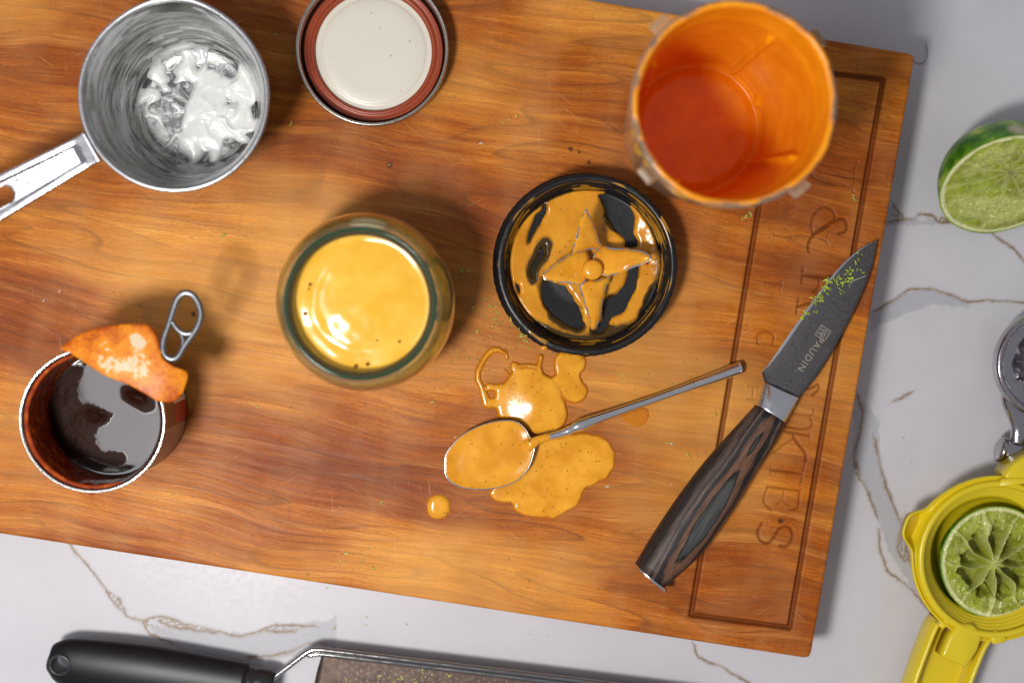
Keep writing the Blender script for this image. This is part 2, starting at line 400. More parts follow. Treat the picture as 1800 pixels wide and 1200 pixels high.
# ------------------------------------------------------------------ cutting board
O = P(1425, 1158)[:2]; A = P(0, 938)[:2]; B = P(1607, 95)[:2]
ex = (O-A)/np.linalg.norm(O-A); ey = B-O; print('board angle', math.degrees(math.acos(np.dot(ex, ey)/np.linalg.norm(ey))))
ANG = math.atan2(ex[1], ex[0]); BW = float(np.dot(ey, (-ex[1], ex[0])))
CA, SA = math.cos(ANG), math.sin(ANG)
def BL(pts, z=TB):                                   # photograph -> board's own coordinates
    q = PP(pts, z)-O; return np.stack([q[:, 0]*CA+q[:, 1]*SA, -q[:, 0]*SA+q[:, 1]*CA], 1)
def Z1(*p): return [(x/2.93+1280, y/2.93+250) for x, y in p]
def Z2(*p): return [(x/3.333+1260, y/3.333+640) for x, y in p]
KN = BL([(685,290), (1003,262), (1018,268), (1035,285), (340,552), (1372,915)])
KNOTS = [(float(a), float(b), r) for (a, b), r in zip(KN, [1.6, 1.4, .9, 1.1, 1.3, 1.6])]
STROKES = [  # (points, half width mm)
 (Z1((472,112),(560,130),(655,152)), .55), (Z1((640,185),(560,170),(470,155)), .5), (Z1((472,112),(440,125),(428,150),(440,178),(480,200),(560,218),(640,232)), .7),
 (Z1((666,100),(655,130),(650,180)), .6), (Z1((652,205),(642,235),(645,262)), .55),
 (Z1((418,562),(415,525),(440,480),(500,435),(555,402),(595,395),(613,425),(605,458),(570,470)), .95), (Z1((520,425),(440,475)), 1.25),
 (Z1((440,470),(430,430),(440,380),(485,335),(530,345),(552,375),(548,395)), .75), (Z1((468,492),(500,505),(518,532)), .55), (Z1((518,470),(505,500)), .5),
 (Z1((388,648),(380,725)), .75), (Z1((385,686),(450,690),(560,712)), 1.0), (Z1((470,690),(470,740),(440,770)), .7),
 (Z1((365,805),(352,880)), .75), (Z1((360,845),(450,830),(530,870)), 1.0),
 (Z1((240,465),(245,480),(330,492)), .5), (Z1((330,482),(326,496)), .4), (Z1((240,462),(236,482)), .4),
 (Z1((195,722),(280,730)), .5), (Z1((275,708),(275,742)), .45), (Z1((270,748),(270,772)), .45), (Z1((197,715),(195,735)), .4),
 (Z1((228,1040),(238,1010),(225,985),(190,975),(158,988),(150,1015),(158,1040)), .6),
 (Z2((190,125),(250,135)), .5), (Z2((180,202),(250,208)), .5), (Z2((215,132),(213,202)), .45), (Z2((190,118),(187,140)), .4), (Z2((180,190),(178,212)), .4),
 (Z2((500,155),(560,135),(598,118),(596,150),(560,182)), .8), (Z2((420,200),(500,172)), .6),
 (Z2((572,265),(566,290),(545,300),(440,285)), .6), (Z2((548,318),(562,345),(548,368),(500,378),(400,366)), .7), (Z2((548,400),(545,442)), .5), (Z2((545,420),(400,392)), .8),
 (Z2((448,405),(462,445),(510,505),(523,535),(522,565)), .9), (Z2((450,432),(380,480),(335,515)), .6),
 (Z2((520,580),(512,615),(502,650),(502,680),(488,700)), .6), (Z2((318,600),(318,640)), .5), (Z2((316,620),(410,628),(502,640)), .7),
 (Z2((298,715),(390,728),(492,740)), .75), (Z2((300,722),(280,770),(282,815),(322,855)), .7), (Z2((395,738),(388,785),(350,820)), .5), (Z2((388,785),(400,815),(440,828)), .45),
 (Z2((485,742),(484,800),(475,845),(430,853)), .7), (Z2((388,888),(430,900),(470,912)), .5),
 (Z2((268,930),(246,965),(244,1005),(270,1040),(305,1045),(340,1010),(365,968),(400,950),(435,965),(446,1005),(432,1045),(405,1065),(372,1062)), .95)]
PANEL = [[(1553,140),(1388,1103),(1215,1080),(1375,120),(1553,140)]]
L = 520.0
bx = np.concatenate([np.arange(-L, -86, 5.0), np.arange(-86, -0.01, .43), [0.0]]); by = np.concatenate([np.arange(0, BW-.01, .43), [BW]])
X, Y = np.meshgrid(bx, by)
Zb = np.full(X.shape, TB)
dp = np.zeros(X.shape)
sub = bx > -88
Xs, Ys = X[:, sub], Y[:, sub]; D = np.zeros(Xs.shape)
for pts, hw in STROKES:
    q = smoothprof(BL(pts), 3) if len(pts) > 2 else BL(pts)
    b = (Xs[0] > q[:, 0].min()-3) & (Xs[0] < q[:, 0].max()+3); c = (Ys[:, 0] > q[:, 1].min()-3) & (Ys[:, 0] < q[:, 1].max()+3)
    ii = np.ix_(c, b)
    D[ii] = np.maximum(D[ii], np.clip(hw*1.05-dseg(Xs[ii], Ys[ii], q), 0, 1.2)*1.3)
pq = BL(PANEL[0]); gd = dseg(Xs, Ys, pq)
D = np.maximum(D, np.clip(1.8-gd, 0, 1.5)*1.5)
dp[:, sub] = D; Zb -= dp
rr = 1.8
de = np.minimum(np.minimum(-X, Y), BW-Y); t = np.clip(de/rr, 0, 1); Zb -= rr*(1-np.sqrt(np.clip(1-(1-t)**2, 0, 1)))
cr = 4.0                                             # rounded plan corners
Xc, Yc = X.copy(), Y.copy()
for sy in (0, 1):
    yy = Y if sy == 0 else BW-Y
    cx = np.clip(cr+X, 0, None); cy = np.clip(cr-yy, 0, None)     # inside corner square
    m_ = np.maximum(cx, cy); nrm = np.hypot(cx, cy)+1e-9; k = np.where((cx > 0) & (cy > 0), m_/nrm, 1.0)
    kk = 1-(1-k)*(m_/cr)**3
    Xc = np.where((cx > 0) & (cy > 0), -cr+cx*kk, Xc)
    yn = cr-cy*kk; Yc = np.where((cx > 0) & (cy > 0), yn if sy == 0 else BW-yn, Yc)
V, Fc, _ = gridmesh(bx, by, Zb); V[:, 0] = Xc.ravel(); V[:, 1] = Yc.ravel()
nx, ny = len(bx), len(by); idx = np.arange(nx*ny).reshape(ny, nx)
loop = list(idx[0, :])+list(idx[1:, -1])+list(idx[-1, -2::-1])+list(idx[-2:0:-1, 0])
b0 = len(V); sk = V[loop].copy(); sk1 = sk.copy(); sk1[:, 2] = 2.0; V = np.vstack([V, sk1]); n = len(loop)
Fc += [(loop[(i+1) % n], loop[i], b0+i, b0+(i+1) % n) for i in range(n)]
Fc.append(tuple(b0+i for i in range(n-1, -1, -1)))
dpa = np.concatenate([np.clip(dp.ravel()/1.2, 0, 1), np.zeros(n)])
WOOD = mk_wood()
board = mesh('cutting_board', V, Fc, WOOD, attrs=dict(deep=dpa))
board.location = (O[0]*S, O[1]*S, 0); board.rotation_euler = (0, 0, ANG)
tag(board, 'large cherry wood cutting board engraved with letters and a grooved panel at its right end', 'cutting board')

# ================================================================== SHARED MATERIALS
SAUCE = sauce('mustard_sauce', (.66, .265, .012), (.80, .36, .024))
SAUCE_J = sauce('jar_sauce', (.80, .43, .035), (.88, .51, .07), rough=.12, speck=False, bumpy=.02)
SAUCE_C = sauce('cup_sauce', (.82, .27, .004), (.92, .35, .010), rough=.28, speck=False, bumpy=.10)
STEEL = steel('polished_steel', (.78, .78, .79), .16)
BRUSH = steel('brushed_steel', (.88, .88, .88), .15)
BRUSH2 = steel('stamped_steel', (.42, .42, .43), .35)
BLACKP = plain('black_plastic', (.008, .008, .009), .34, bumpy=.12, vary=.3, Specular_IOR_Level=.35)
def clear(name, col=(1, 1, 1), rough=.03, ior=1.46):
    m = M(name); v = m.co()
    return m.p(Base_Color=col, Roughness=m.ramp(m.noise(v, .1, 4), [(.4, rough), (.8, rough+.06)]), Transmission_Weight=1.0, IOR=ior)
def offs(prof, t):                                   # profile moved along its normal (to the left of its direction)
    p = np.asarray(prof, float); d = np.gradient(p, axis=0); d /= np.linalg.norm(d, axis=1)[:, None]+1e-9
    return p+np.stack([-d[:, 1], d[:, 0]], 1)*t
def coat(prof, c, tfun, seg=220, sgn=1, low=-.25):
    """film on the inside of a vessel; where its thickness is below zero the film lies behind the wall"""
    p = np.asarray(prof, float); d = np.gradient(p, axis=0); d /= np.linalg.norm(d, axis=1)[:, None]+1e-9
    nr, nz = -d[:, 1]*sgn, d[:, 0]*sgn
    s = np.concatenate([[0], np.cumsum(np.linalg.norm(np.diff(p, axis=0), axis=1))])
    th = np.linspace(0, 2*np.pi, seg, endpoint=False)[:, None]
    T = tfun(th, s[None, :], p[None, :, 0], p[None, :, 1])
    R = p[None, :, 0]+nr*T; Zz = p[None, :, 1]+nz*T
    V = np.stack([c[0]+R*np.cos(th), c[1]+R*np.sin(th), Zz], -1).reshape(-1, 3); n = len(p)
    Fc = [(i*n+k, ((i+1) % seg)*n+k, ((i+1) % seg)*n+k+1, i*n+k+1) for i in range(seg) for k in range(n-1)]
    coat.T = T.reshape(-1)
    keep = [f for f in Fc if max(T.reshape(-1)[list(f)]) > low]
    return V, keep
def dens(pts, step=.8):
    p = np.asarray(pts, float); out = []
    for a, b in zip(p[:-1], p[1:]):
        n = max(1, int(np.linalg.norm(b-a)/step)); out += [a+(b-a)*t for t in np.linspace(0, 1, n, endpoint=False)]
    out.append(p[-1]); return np.array(out)

SAUCE_E = sauce('spilled_sauce', (.66, .26, .010), (.84, .39, .028), thin=(.46, .13, .004), bumpy=.2)
# ================================================================== MEASURING CUP
def cup_mat():                                       # steel with a thin smeared film of mayonnaise drying on it
    m = M('smeared_steel'); v = m.co(); x, y, z = m.xyz(v)
    a = m.math('ARCTAN2', y, x); r = m.math('SQRT', m.math('ADD', m.math('MULTIPLY', x, x), m.math('MULTIPLY', y, y)))
    q = m.n('ShaderNodeCombineXYZ', None, X=m.math('MULTIPLY', m.math('COSINE', a), 1.5), Y=m.math('MULTIPLY', m.math('SINE', a), 1.5), Z=m.math('ADD', m.math('MULTIPLY', z, .42), m.math('MULTIPLY', r, .10))).outputs[0]
    st = m.noise(q, 1.0, 7, .72, .5); st2 = m.noise(m.n('ShaderNodeCombineXYZ', None, X=m.math('MULTIPLY', m.math('COSINE', a), 4.), Y=m.math('MULTIPLY', m.math('SINE', a), 4.), Z=m.math('MULTIPLY', z, 1.6)).outputs[0], 1.0, 5, .7)
    f = m.ramp(m.math('ADD', m.math('MULTIPLY', st, .7), m.math('MULTIPLY', st2, .3)), [(.46, 0.0), (.52, .30), (.62, .85)])
    inside = m.math('LESS_THAN', m.math('MULTIPLY_ADD', z, -.12, r), 34.75)
    f = m.math('MULTIPLY', f, inside)
    return m.p(Base_Color=m.mix(f, (.17, .168, .165), (.74, .74, .69)), Metallic=m.math('SUBTRACT', 1.0, f), Roughness=m.ramp(f, [(0, .20), (.5, .34), (1, .28)]), Normal=m.bump(f, .35, .3))
def measuring_cup():
    zr = TB+60; c = P(305, 170, zr); fc = P(352, 186, TB+2)
    t = thing('measuring_cup', 'stainless steel measuring cup with a long slotted handle, streaked inside with white mayonnaise', 'measuring cup', (c[0], c[1], TB))
    R = 43.3
    # wall leans a little: centre slides from floor to rim
    inner = dens(smoothprof([(0.01, 1.2), (22, 1.2), (28.5, 2.2), (31.5, 5.5), (33.2, 12), (36.8, 34), (40.2, 52), (41.8, 59.0)], 6), 1.2)
    def lean(V):
        k = np.clip(1-(V[:, 2]-TB)/60, 0, 1); V = V.copy()
        V[:, 0] += (fc[0]-c[0])*k*.35; V[:, 1] += (fc[1]-c[1])*k*.35
        a = np.arctan2(V[:, 1]-c[1], V[:, 0]-c[0]); h = np.clip((V[:, 2]-TB-38)/22, 0, 1)
        s = np.exp(-((a-math.radians(88))/.42)**2)*2.0*h                 # drawn-out pouring side
        V[:, 0] += np.cos(a)*s; V[:, 1] += np.sin(a)*s
        return V
    outer = offs(inner, -1.0)[::-1]
    outer[:, 0] = np.maximum(outer[:, 0], .01)
    rim = [(42.3, 60.0), (43.2, 60.3), (43.9, 59.8), (43.9, 58.9), (43.1, 58.4)]
    prof = np.vstack([inner, outer[1:]]); prof[:, 1] += TB
    V, Fc = revolve(prof, c, 160); mesh('bowl', lean(V), Fc, cup_mat(), t)
    rp = np.array([(41.7, 59.2), (42.2, 60.1), (43.0, 60.4), (43.9, 60.0), (44.1, 59.1), (43.4, 58.4), (42.4, 58.4)]); rp[:, 1] += TB
    V, Fc = revolve(rp, c, 160, True); mesh('rolled_rim', lean(V), Fc, steel('rim_steel', (.62, .62, .63), .30), t)
    # handle: pressed channel with a slot
    a0 = P(161, 259, zr-4)[:2]; a1 = P(-160, 432, zr-4)[:2]; ax = (a1-a0)/np.linalg.norm(a1-a0); nv = np.array([-ax[1], ax[0]])
    Lh = np.linalg.norm(a1-a0)+2; us = np.arange(-.6, Lh, .55); vs = np.linspace(-1, 1, 61)
    U, W = np.meshgrid(us, vs); hw = 7.4+2.4*np.clip(U/52, 0, 1.6)+1.2*np.exp(-((U+3)/4)**2)
    hw = np.where(U > Lh-10, hw*np.sqrt(np.clip(1-((U-Lh+10)/10.5)**2, .02, 1)), hw)
    w_ = W*hw
    ch = np.clip((hw-2.7-np.abs(w_))/1.5, 0, 1); ch = ch*ch*(3-2*ch)
    e = np.clip((U-5.0-0.0*np.abs(w_))/3.0, 0, 1); e = e*e*(3-2*e)
    Zh = zr-3.2-2.2*ch*e+.5*np.clip(1-np.abs(U)/6, 0, 1)-.9*np.clip((np.abs(w_)-hw+1.0)/1.0, 0, 1)**2
    Zh -= 0.018*np.clip(U, 0, 100)
    # slot
    s0, sl, sr = 43.0, 26.0, 4.3
    qx = np.abs(U-s0-sl/2-sr+.6)-sl/2; sd = np.hypot(np.clip(qx, 0, None), w_)-sr
    V = np.stack([a0[0]+ax[0]*U+nv[0]*w_, a0[1]+ax[1]*U+nv[1]*w_, Zh], -1)
    # pull vertices close to the slot edge exactly onto it
    near = np.abs(sd) < .45; gx, gw = np.clip(qx, 0, None)*np.sign(U-s0-sl/2-sr+.6), w_; gl = np.hypot(gx, gw)+1e-9
    V[..., 0] -= np.where(near, (ax[0]*gx+nv[0]*gw)/gl*sd, 0); V[..., 1] -= np.where(near, (ax[1]*gx+nv[1]*gw)/gl*sd, 0)
    ny, nx = U.shape; idx = np.arange(nx*ny).reshape(ny, nx)
    q = np.stack([idx[:-1, :-1], idx[:-1, 1:], idx[1:, 1:], idx[1:, :-1]], -1).reshape(-1, 4)
    q = q[(sd.ravel()[q] > -.45).all(1)]
    h = mesh('handle', V.reshape(-1, 3), q.tolist(), STEEL, t)
    md = h.modifiers.new('thick', 'SOLIDIFY'); md.thickness = 1.1*S; md.offset = -1 if np.cross(ax, nv) > 0 else 1
    ang = math.atan2(ax[1], ax[0])
    zt = zr-5.9
    for body, px, sz in (('235 ml', (50, 303), 4.6), ('1 CUP', (60, 317), 3.2)):
        p = P(px[0], px[1], zt); V, Fc = textmesh(body, sz, p, ang, zt, .5, 1.1)
        mesh('stamped_lettering', V, Fc, BRUSH2, t, smooth=False)
    # mayonnaise
    m = M('mayonnaise'); v = m.co(); n = m.noise(v, .2, 4)
    mayo = m.p(Base_Color=m.mix(m.ramp(m.math('ADD', m.attr('thick'), m.math('MULTIPLY', m.math('SUBTRACT', m.noise(v, .6, 5, .7), .5), .5)), [(.0, .9), (.7, 0.0)]), m.mix(n, (.74, .745, .72), (.84, .845, .81)), (.36, .365, .37)), Roughness=.16, Subsurface_Weight=.25, Subsurface_Radius=(1, .9, .7), Subsurface_Scale=.002, Coat_Weight=.3,
               Normal=m.bump(m.noise(v, .35, 5, .6), .45, .8))
    def film(th, s, r, z):
        zz = z; x, y = r*np.cos(th), r*np.sin(th)
        swirl = th*2.2+s*.015
        wall = fbm(np.cos(th)*3.2+s*.05, np.sin(th)*3.2, s*.30, 5, 5)
        wall2 = noise(np.cos(th)*1.2, np.sin(th)*1.2, s*.06, 9)
        tw = 1.8*wall+.75*wall2-.02
        side = np.cos(th-math.radians(-15))            # thick along the right side
        tw = tw+.35*np.clip(side, 0, 1)+.9*np.exp(-((th-math.radians(325))/.35)**2)*np.clip((s-45)/20, 0, 1)
        xw, yw = x+5*noise(x*.12, y*.12, 1, 3), y+5*noise(x*.12, y*.12, 5, 4)
        fl = fbm(xw*.085, yw*.085, 2.0, 3, 12)
        ridge = 1-np.abs(fbm(xw*.08, yw*.08, 7.0, 2, 20))*4.5
        b1 = np.exp(-(((x-9)/15)**2+((y-4)/17)**2)); b2 = np.exp(-(((x+3)/14)**2+((y+17)/8)**2))
        tf = 2.2*fl+.9*np.clip(ridge, -1, 1)+1.7*b1+1.7*b2-.55
        k = np.clip((s-27)/7, 0, 1)
        T = tf*(1-k)+tw*k
        T = np.where(T > 0, T*(.45+.7*(1-k)), T*.8)
        end = s > s.max()-1.6
        return np.where(end, np.minimum(T, -.02), T)
    ip = inner.copy(); ip[:, 1] += TB; ip = dens(ip, .55)
    V, Fc = coat(ip, c, film, 420)
    o = mesh('mayonnaise_smear', lean(V), Fc, mayo, attrs=dict(thick=np.clip(coat.T/.9, 0, 1)))
    tag(o, 'white mayonnaise smeared in streaks over the inside of the steel measuring cup', 'mayonnaise')
measuring_cup()

# ================================================================== CANNING LID
def jar_lid():
    zt = TB+14; c = P(654, 86, zt)
    t = thing('jar_lid', 'upturned canning jar lid with a steel screw band, brick red seal and cream white inside', 'jar lid', (c[0], c[1], TB))
    Ro = 37.8
    pr = dens(smoothprof([(Ro-2.2, .8), (Ro-.6, 1.2), (Ro-.9, 4), (Ro-.2, 6), (Ro-.9, 8.0), (Ro-.2, 10), (Ro-.8, 12.2), (Ro, 13.4), (Ro-.5, 14.2), (Ro-1.3, 13.6), (Ro-1.6, 12), (Ro-1.2, 10), (Ro-1.9, 8), (Ro-1.3, 6), (Ro-2.2, 3.6), (Ro-4.5, 2.2), (Ro-6.5, 2.0)], 3), .6); pr[:, 1] += TB
    V, Fc = revolve(pr, c, 180); mesh('screw_band', V, Fc, steel('band_steel', (.55, .54, .50), .26, .04), t)
    pr = dens([(Ro-3.0, 2.4), (Ro-3.0, 5.2), (Ro-3.7, 5.9), (Ro-4.8, 5.2), (Ro-6.0, 5.0), (Ro-6.9, 5.7), (Ro-7.8, 5.6), (Ro-8.6, 4.6), (Ro-8.8, 3.0)], .5); pr[:, 1] += TB
    V, Fc = revolve(smoothprof(pr, 1), c, 180)
    m = plain('red_seal', (.30, .048, .014), .34, bumpy=.25, vary=.2, ns=1.5); mesh('seal_ring', V, Fc, m, t)
    pr = np.array([(.01, 3.5), (20, 3.5), (25.2, 3.5), (25.9, 3.3), (26.6, 2.9), (27.4, 2.9), (29.3, 3.1), (Ro-3.2, 3.1)]); pr[:, 1] += TB+.4
    V, Fc = revolve(pr, c, 180); m = M('cream_enamel'); v = m.co()
    sp = m.vor(v, .12); col = m.mix(m.ramp(sp, [(.04, .6), (.09, 0.0)]), m.mix(m.noise(v, .05, 3), (.66, .62, .51), (.71, .665, .56)), (.45, .22, .05))
    mesh('inner_disc', V, Fc, m.p(Base_Color=col, Roughness=.33, Normal=m.bump(m.noise(v, 2.5, 2), .06, .1)), t)
jar_lid()

# ================================================================== GLASS JAR
def glass_jar():
    H = 76.0; c = P(633, 534, TB+H)
    t = thing('glass_jar', 'round thick glass jar with a green tinted mouth, nearly full of yellow sauce', 'glass jar', (c[0], c[1], TB))
    outer = [(.01, 0.6), (27, .3), (33, 2.0), (38, 8), (41.5, 20), (43.0, 36), (42.2, 50), (39.5, 60), (37.0, 65.5), (35.8, 68), (36.0, 70.5), (37.2, 72.2), (37.2, 73.6), (36.2, 75.2), (34.2, 76)]
    inner = [(32.6, 75.2), (31.4, 73.2), (31.2, 70), (34.0, 65.5), (37.4, 60), (40.5, 50), (41.4, 36), (40.0, 20), (36.5, 9), (30, 4.5), (.01, 4.0)]
    pr = np.vstack([smoothprof(outer, 4), smoothprof(inner, 4)]); pr[:, 1] += TB
    V, Fc = revolve(pr, c, 160); G = clear('jar_glass', (.84, .88, .66), .03, 1.45); G.node_tree.nodes['Principled BSDF'].inputs['Transmission Weight'].default_value = .96
    mesh('glass_body', V, Fc, G, t)
    # opaque green ring added for the deep green refraction in the rim
    g = M('green_refraction'); 
    rp = smoothprof([(33.9, 76.5), (33.3, 76.0), (33.0, 75.3), (33.1, 74.6), (33.8, 74.2), (34.6, 74.6), (34.8, 75.6), (33.9, 76.5)], 3); rp[:, 1] += TB
    V, Fc = revolve(rp[:-1], c, 160, True); mesh('rim_refraction_ring', V, Fc, g.p(Base_Color=(.008, .048, .020), Roughness=.12, Coat_Weight=.5), t)
    # sauce
    def film(th, s, r, z):
        x, y = r*np.cos(th), r*np.sin(th)
        return z
    n = 60; rs = np.concatenate([np.linspace(.01, 30.9, n)]); top = TB+66.5
    x = rs; prz = top+2.3*(1-(rs/31)**2)+.0*rs+1.1*np.exp(-((31-rs)/1.2))
    body = np.array([(32.3, 67.0), (33.8, 65.4), (37.25, 59.9), (40.35, 50), (41.25, 36), (39.85, 20), (36.3, 9.1), (29.8, 4.7), (.01, 4.2)]); body = smoothprof(body, 4); body[:, 1] += TB
    pr = np.vstack([np.stack([rs, prz], 1), body])
    def rf(R, Z, th):
        xx, yy = R*np.cos(th), R*np.sin(th); top_ = Z > TB+65.8
        dz = .30*noise(xx*.07, yy*.07, 2)+.10*noise(xx*.2, yy*.2, 4)
        ring = -.35*np.exp(-((R-24-2*noise(np.cos(th), np.sin(th), 1))/2.6)**2)*np.clip(np.cos(th-math.radians(205))+.35, 0, 1)
        return R, Z+np.where(top_, (dz+ring)*np.clip((32-R)/3, 0, 1), 0)
    V, Fc = revolve(pr, c, 200, rfun=rf)
    o = mesh('sauce_fill', V, Fc, SAUCE_J); tag(o, 'yellow orange sauce filling the green mouthed glass jar', 'sauce')
    # bubbles on the sauce
    Vs = []; 
    for px, py, r in ((545,500,.8),(536,551,1.0),(625,644,1.0),(646,640,.9),(663,598,.7),(702,600,.7),(649,477,.4),(628,483,.35),(652,497,.35),(543,508,.5)):
        p = P(px, py, top+1.2); a, f = revolve(smoothprof([(r, -.3), (r*.95, .2), (r*.5, .6), (.01, .75)], 2)*np.array([1, r]), p, 14); a[:, 2] += p[2]-.1; Vs.append((a, f))
    V, Fc = join(*Vs); b = M('bubble'); bo = mesh('air_bubble', V, Fc, b.p(Base_Color=(.20, .075, .01), Roughness=.08, Coat_Weight=1.0), o); bo['kind'] = 'stuff'
glass_jar()

# ================================================================== BLENDER CUP
def blender_cup():
    H = 120.0; c = P(1291, 183, TB+H)
    t = thing('blender_cup', 'tall clear plastic blender cup with four rim lugs, coated inside with orange sauce', 'blender cup', (c[0], c[1], TB))
    G = clear('clear_plastic', (.97, .82, .62), .10, 1.30); G.node_tree.nodes['Principled BSDF'].inputs['Transmission Weight'].default_value = .86
    outer = [(.01, .3), (33, .3), (35.5, 2.5), (36.4, 8), (39.2, 60), (41.6, 100), (41.9, 104), (43.6, 105), (43.9, 107), (43.9, 119), (43.2, 120)]
    inner = [(41.6, 120), (41.2, 119.2), (40.3, 104), (39.4, 100), (37.2, 60), (34.4, 9), (32.5, 6.5), (.01, 6.5)]
    pr = np.vstack([dens(outer, 2), dens(inner, 2)]); pr[:, 1] += TB
    V, Fc = revolve(pr, c, 140); mesh('cup_wall', V, Fc, G, t)
    for a in (131, 38, 219, 311):
        r = 46.0; ar = math.radians(a); ca, sa = math.cos(ar), math.sin(ar)
        v1, f1 = box(c[0]+r*ca, c[1]+r*sa, TB+109, 5.4, 8.5, 3.2, ar, .7); v2, f2 = box(c[0]+(r+1.2)*ca, c[1]+(r+1.2)*sa, TB+112.4, 2.6, 7.5, 4.2, ar, .8)
        V, Fc = join((v1, f1), (v2, f2)); mesh('rim_lug', V, Fc, G, t, smooth=False)
    # sauce film, thick; with agitator ribs standing out of the wall
    ribs = [math.radians(a) for a in (57, 147, 237, 327)]
    prof = dens(np.array([(.01, 6.9), (31.8, 6.9), (33.9, 9.2), (37.0, 60), (39.2, 100), (40.0, 104), (40.9, 114), (41.2, 117.5), (41.5, 119.3), (42.2, 120.05), (43.2, 120.05), (43.8, 119.2), (43.95, 117)])+np.array([0, TB]), 1.0)
    def film(th, s, r, z):
        zz = z-TB
        T = .35+.28*fbm(np.cos(th)*2, np.sin(th)*2, s*.05, 4, 31)*np.clip(r/25, 0, 1)
        for a in ribs:
            d = np.angle(np.exp(1j*(th-a)))*r
            T = T+3.0*np.exp(-(d/1.7)**4)*np.clip((zz-9)/6, 0, 1)*np.clip((96-zz)/5, 0, 1)
        # lumps hanging at the rib feet
        for a, z0, q in ((math.radians(147), 14, 2.0), (math.radians(22), 12, 3.0), (math.radians(200), 16, 2.2)):
            d = np.angle(np.exp(1j*(th-a)))*r
            T = T+q*np.exp(-(d/2.6)**2-((zz-z0)/3.0)**2)
        fl = np.clip((31-r)/4, 0, 1)
        T = T+fl*(.9*fbm(r*np.cos(th)*.07, r*np.sin(th)*.07, 3, 4, 40)+1.4)
        hi = 116.5+3*noise(np.cos(th)*2.2, np.sin(th)*2.2, .5, 3)+2.0*noise(np.cos(th)*7, np.sin(th)*7, .5, 6)
        e_ = s-(s.max()-4.2+2.2*noise(np.cos(th)*2.2, np.sin(th)*2.2, .5, 3)+1.4*noise(np.cos(th)*9, np.sin(th)*9, .5, 6)); T = np.where(e_ > 0, T-e_*.5, T+.5*np.exp(-(e_/1.5)**2))
        return T
    V, Fc = coat(prof, c, film, 300, 1, 0.0)
    o = mesh('sauce_coating', V, Fc, SAUCE_C); tag(o, 'deep orange sauce clinging to the walls and bottom of the clear blender cup', 'sauce')
    # drips over the outside of the rim
    pr2 = dens(np.array([(43.85, 119.4), (44.0, 116), (43.95, 107), (42.6, 103), (41.9, 100), (41.3, 94)])+np.array([0, TB]), .6)
    def drip(th, s, r, z):
        T = np.full(np.broadcast(th, s).shape, -.6)
        for a, wd, ln, h in ((205, .075, 22, 1.1), (214, .05, 15, .8), (196, .04, 8, .7), (262, .16, 5, .6), (284, .09, 8, .8), (240, .12, 24, .5), (335, .05, 5, .6), (60, .2, 3, .5)):
            d = np.angle(np.exp(1j*(th-math.radians(a))))/wd
            T = np.maximum(T, h*(1-d**2)-.25-np.clip(s-ln, 0, None)*.6)
        return T
    V, Fc = coat(pr2, c, drip, 360, 1, 0.0)
    if len(Fc): 
        o = mesh('sauce_drip', V, Fc, SAUCE_J); tag(o, 'yellow drips of sauce run over the outside of the blender cup rim', 'sauce')
blender_cup()

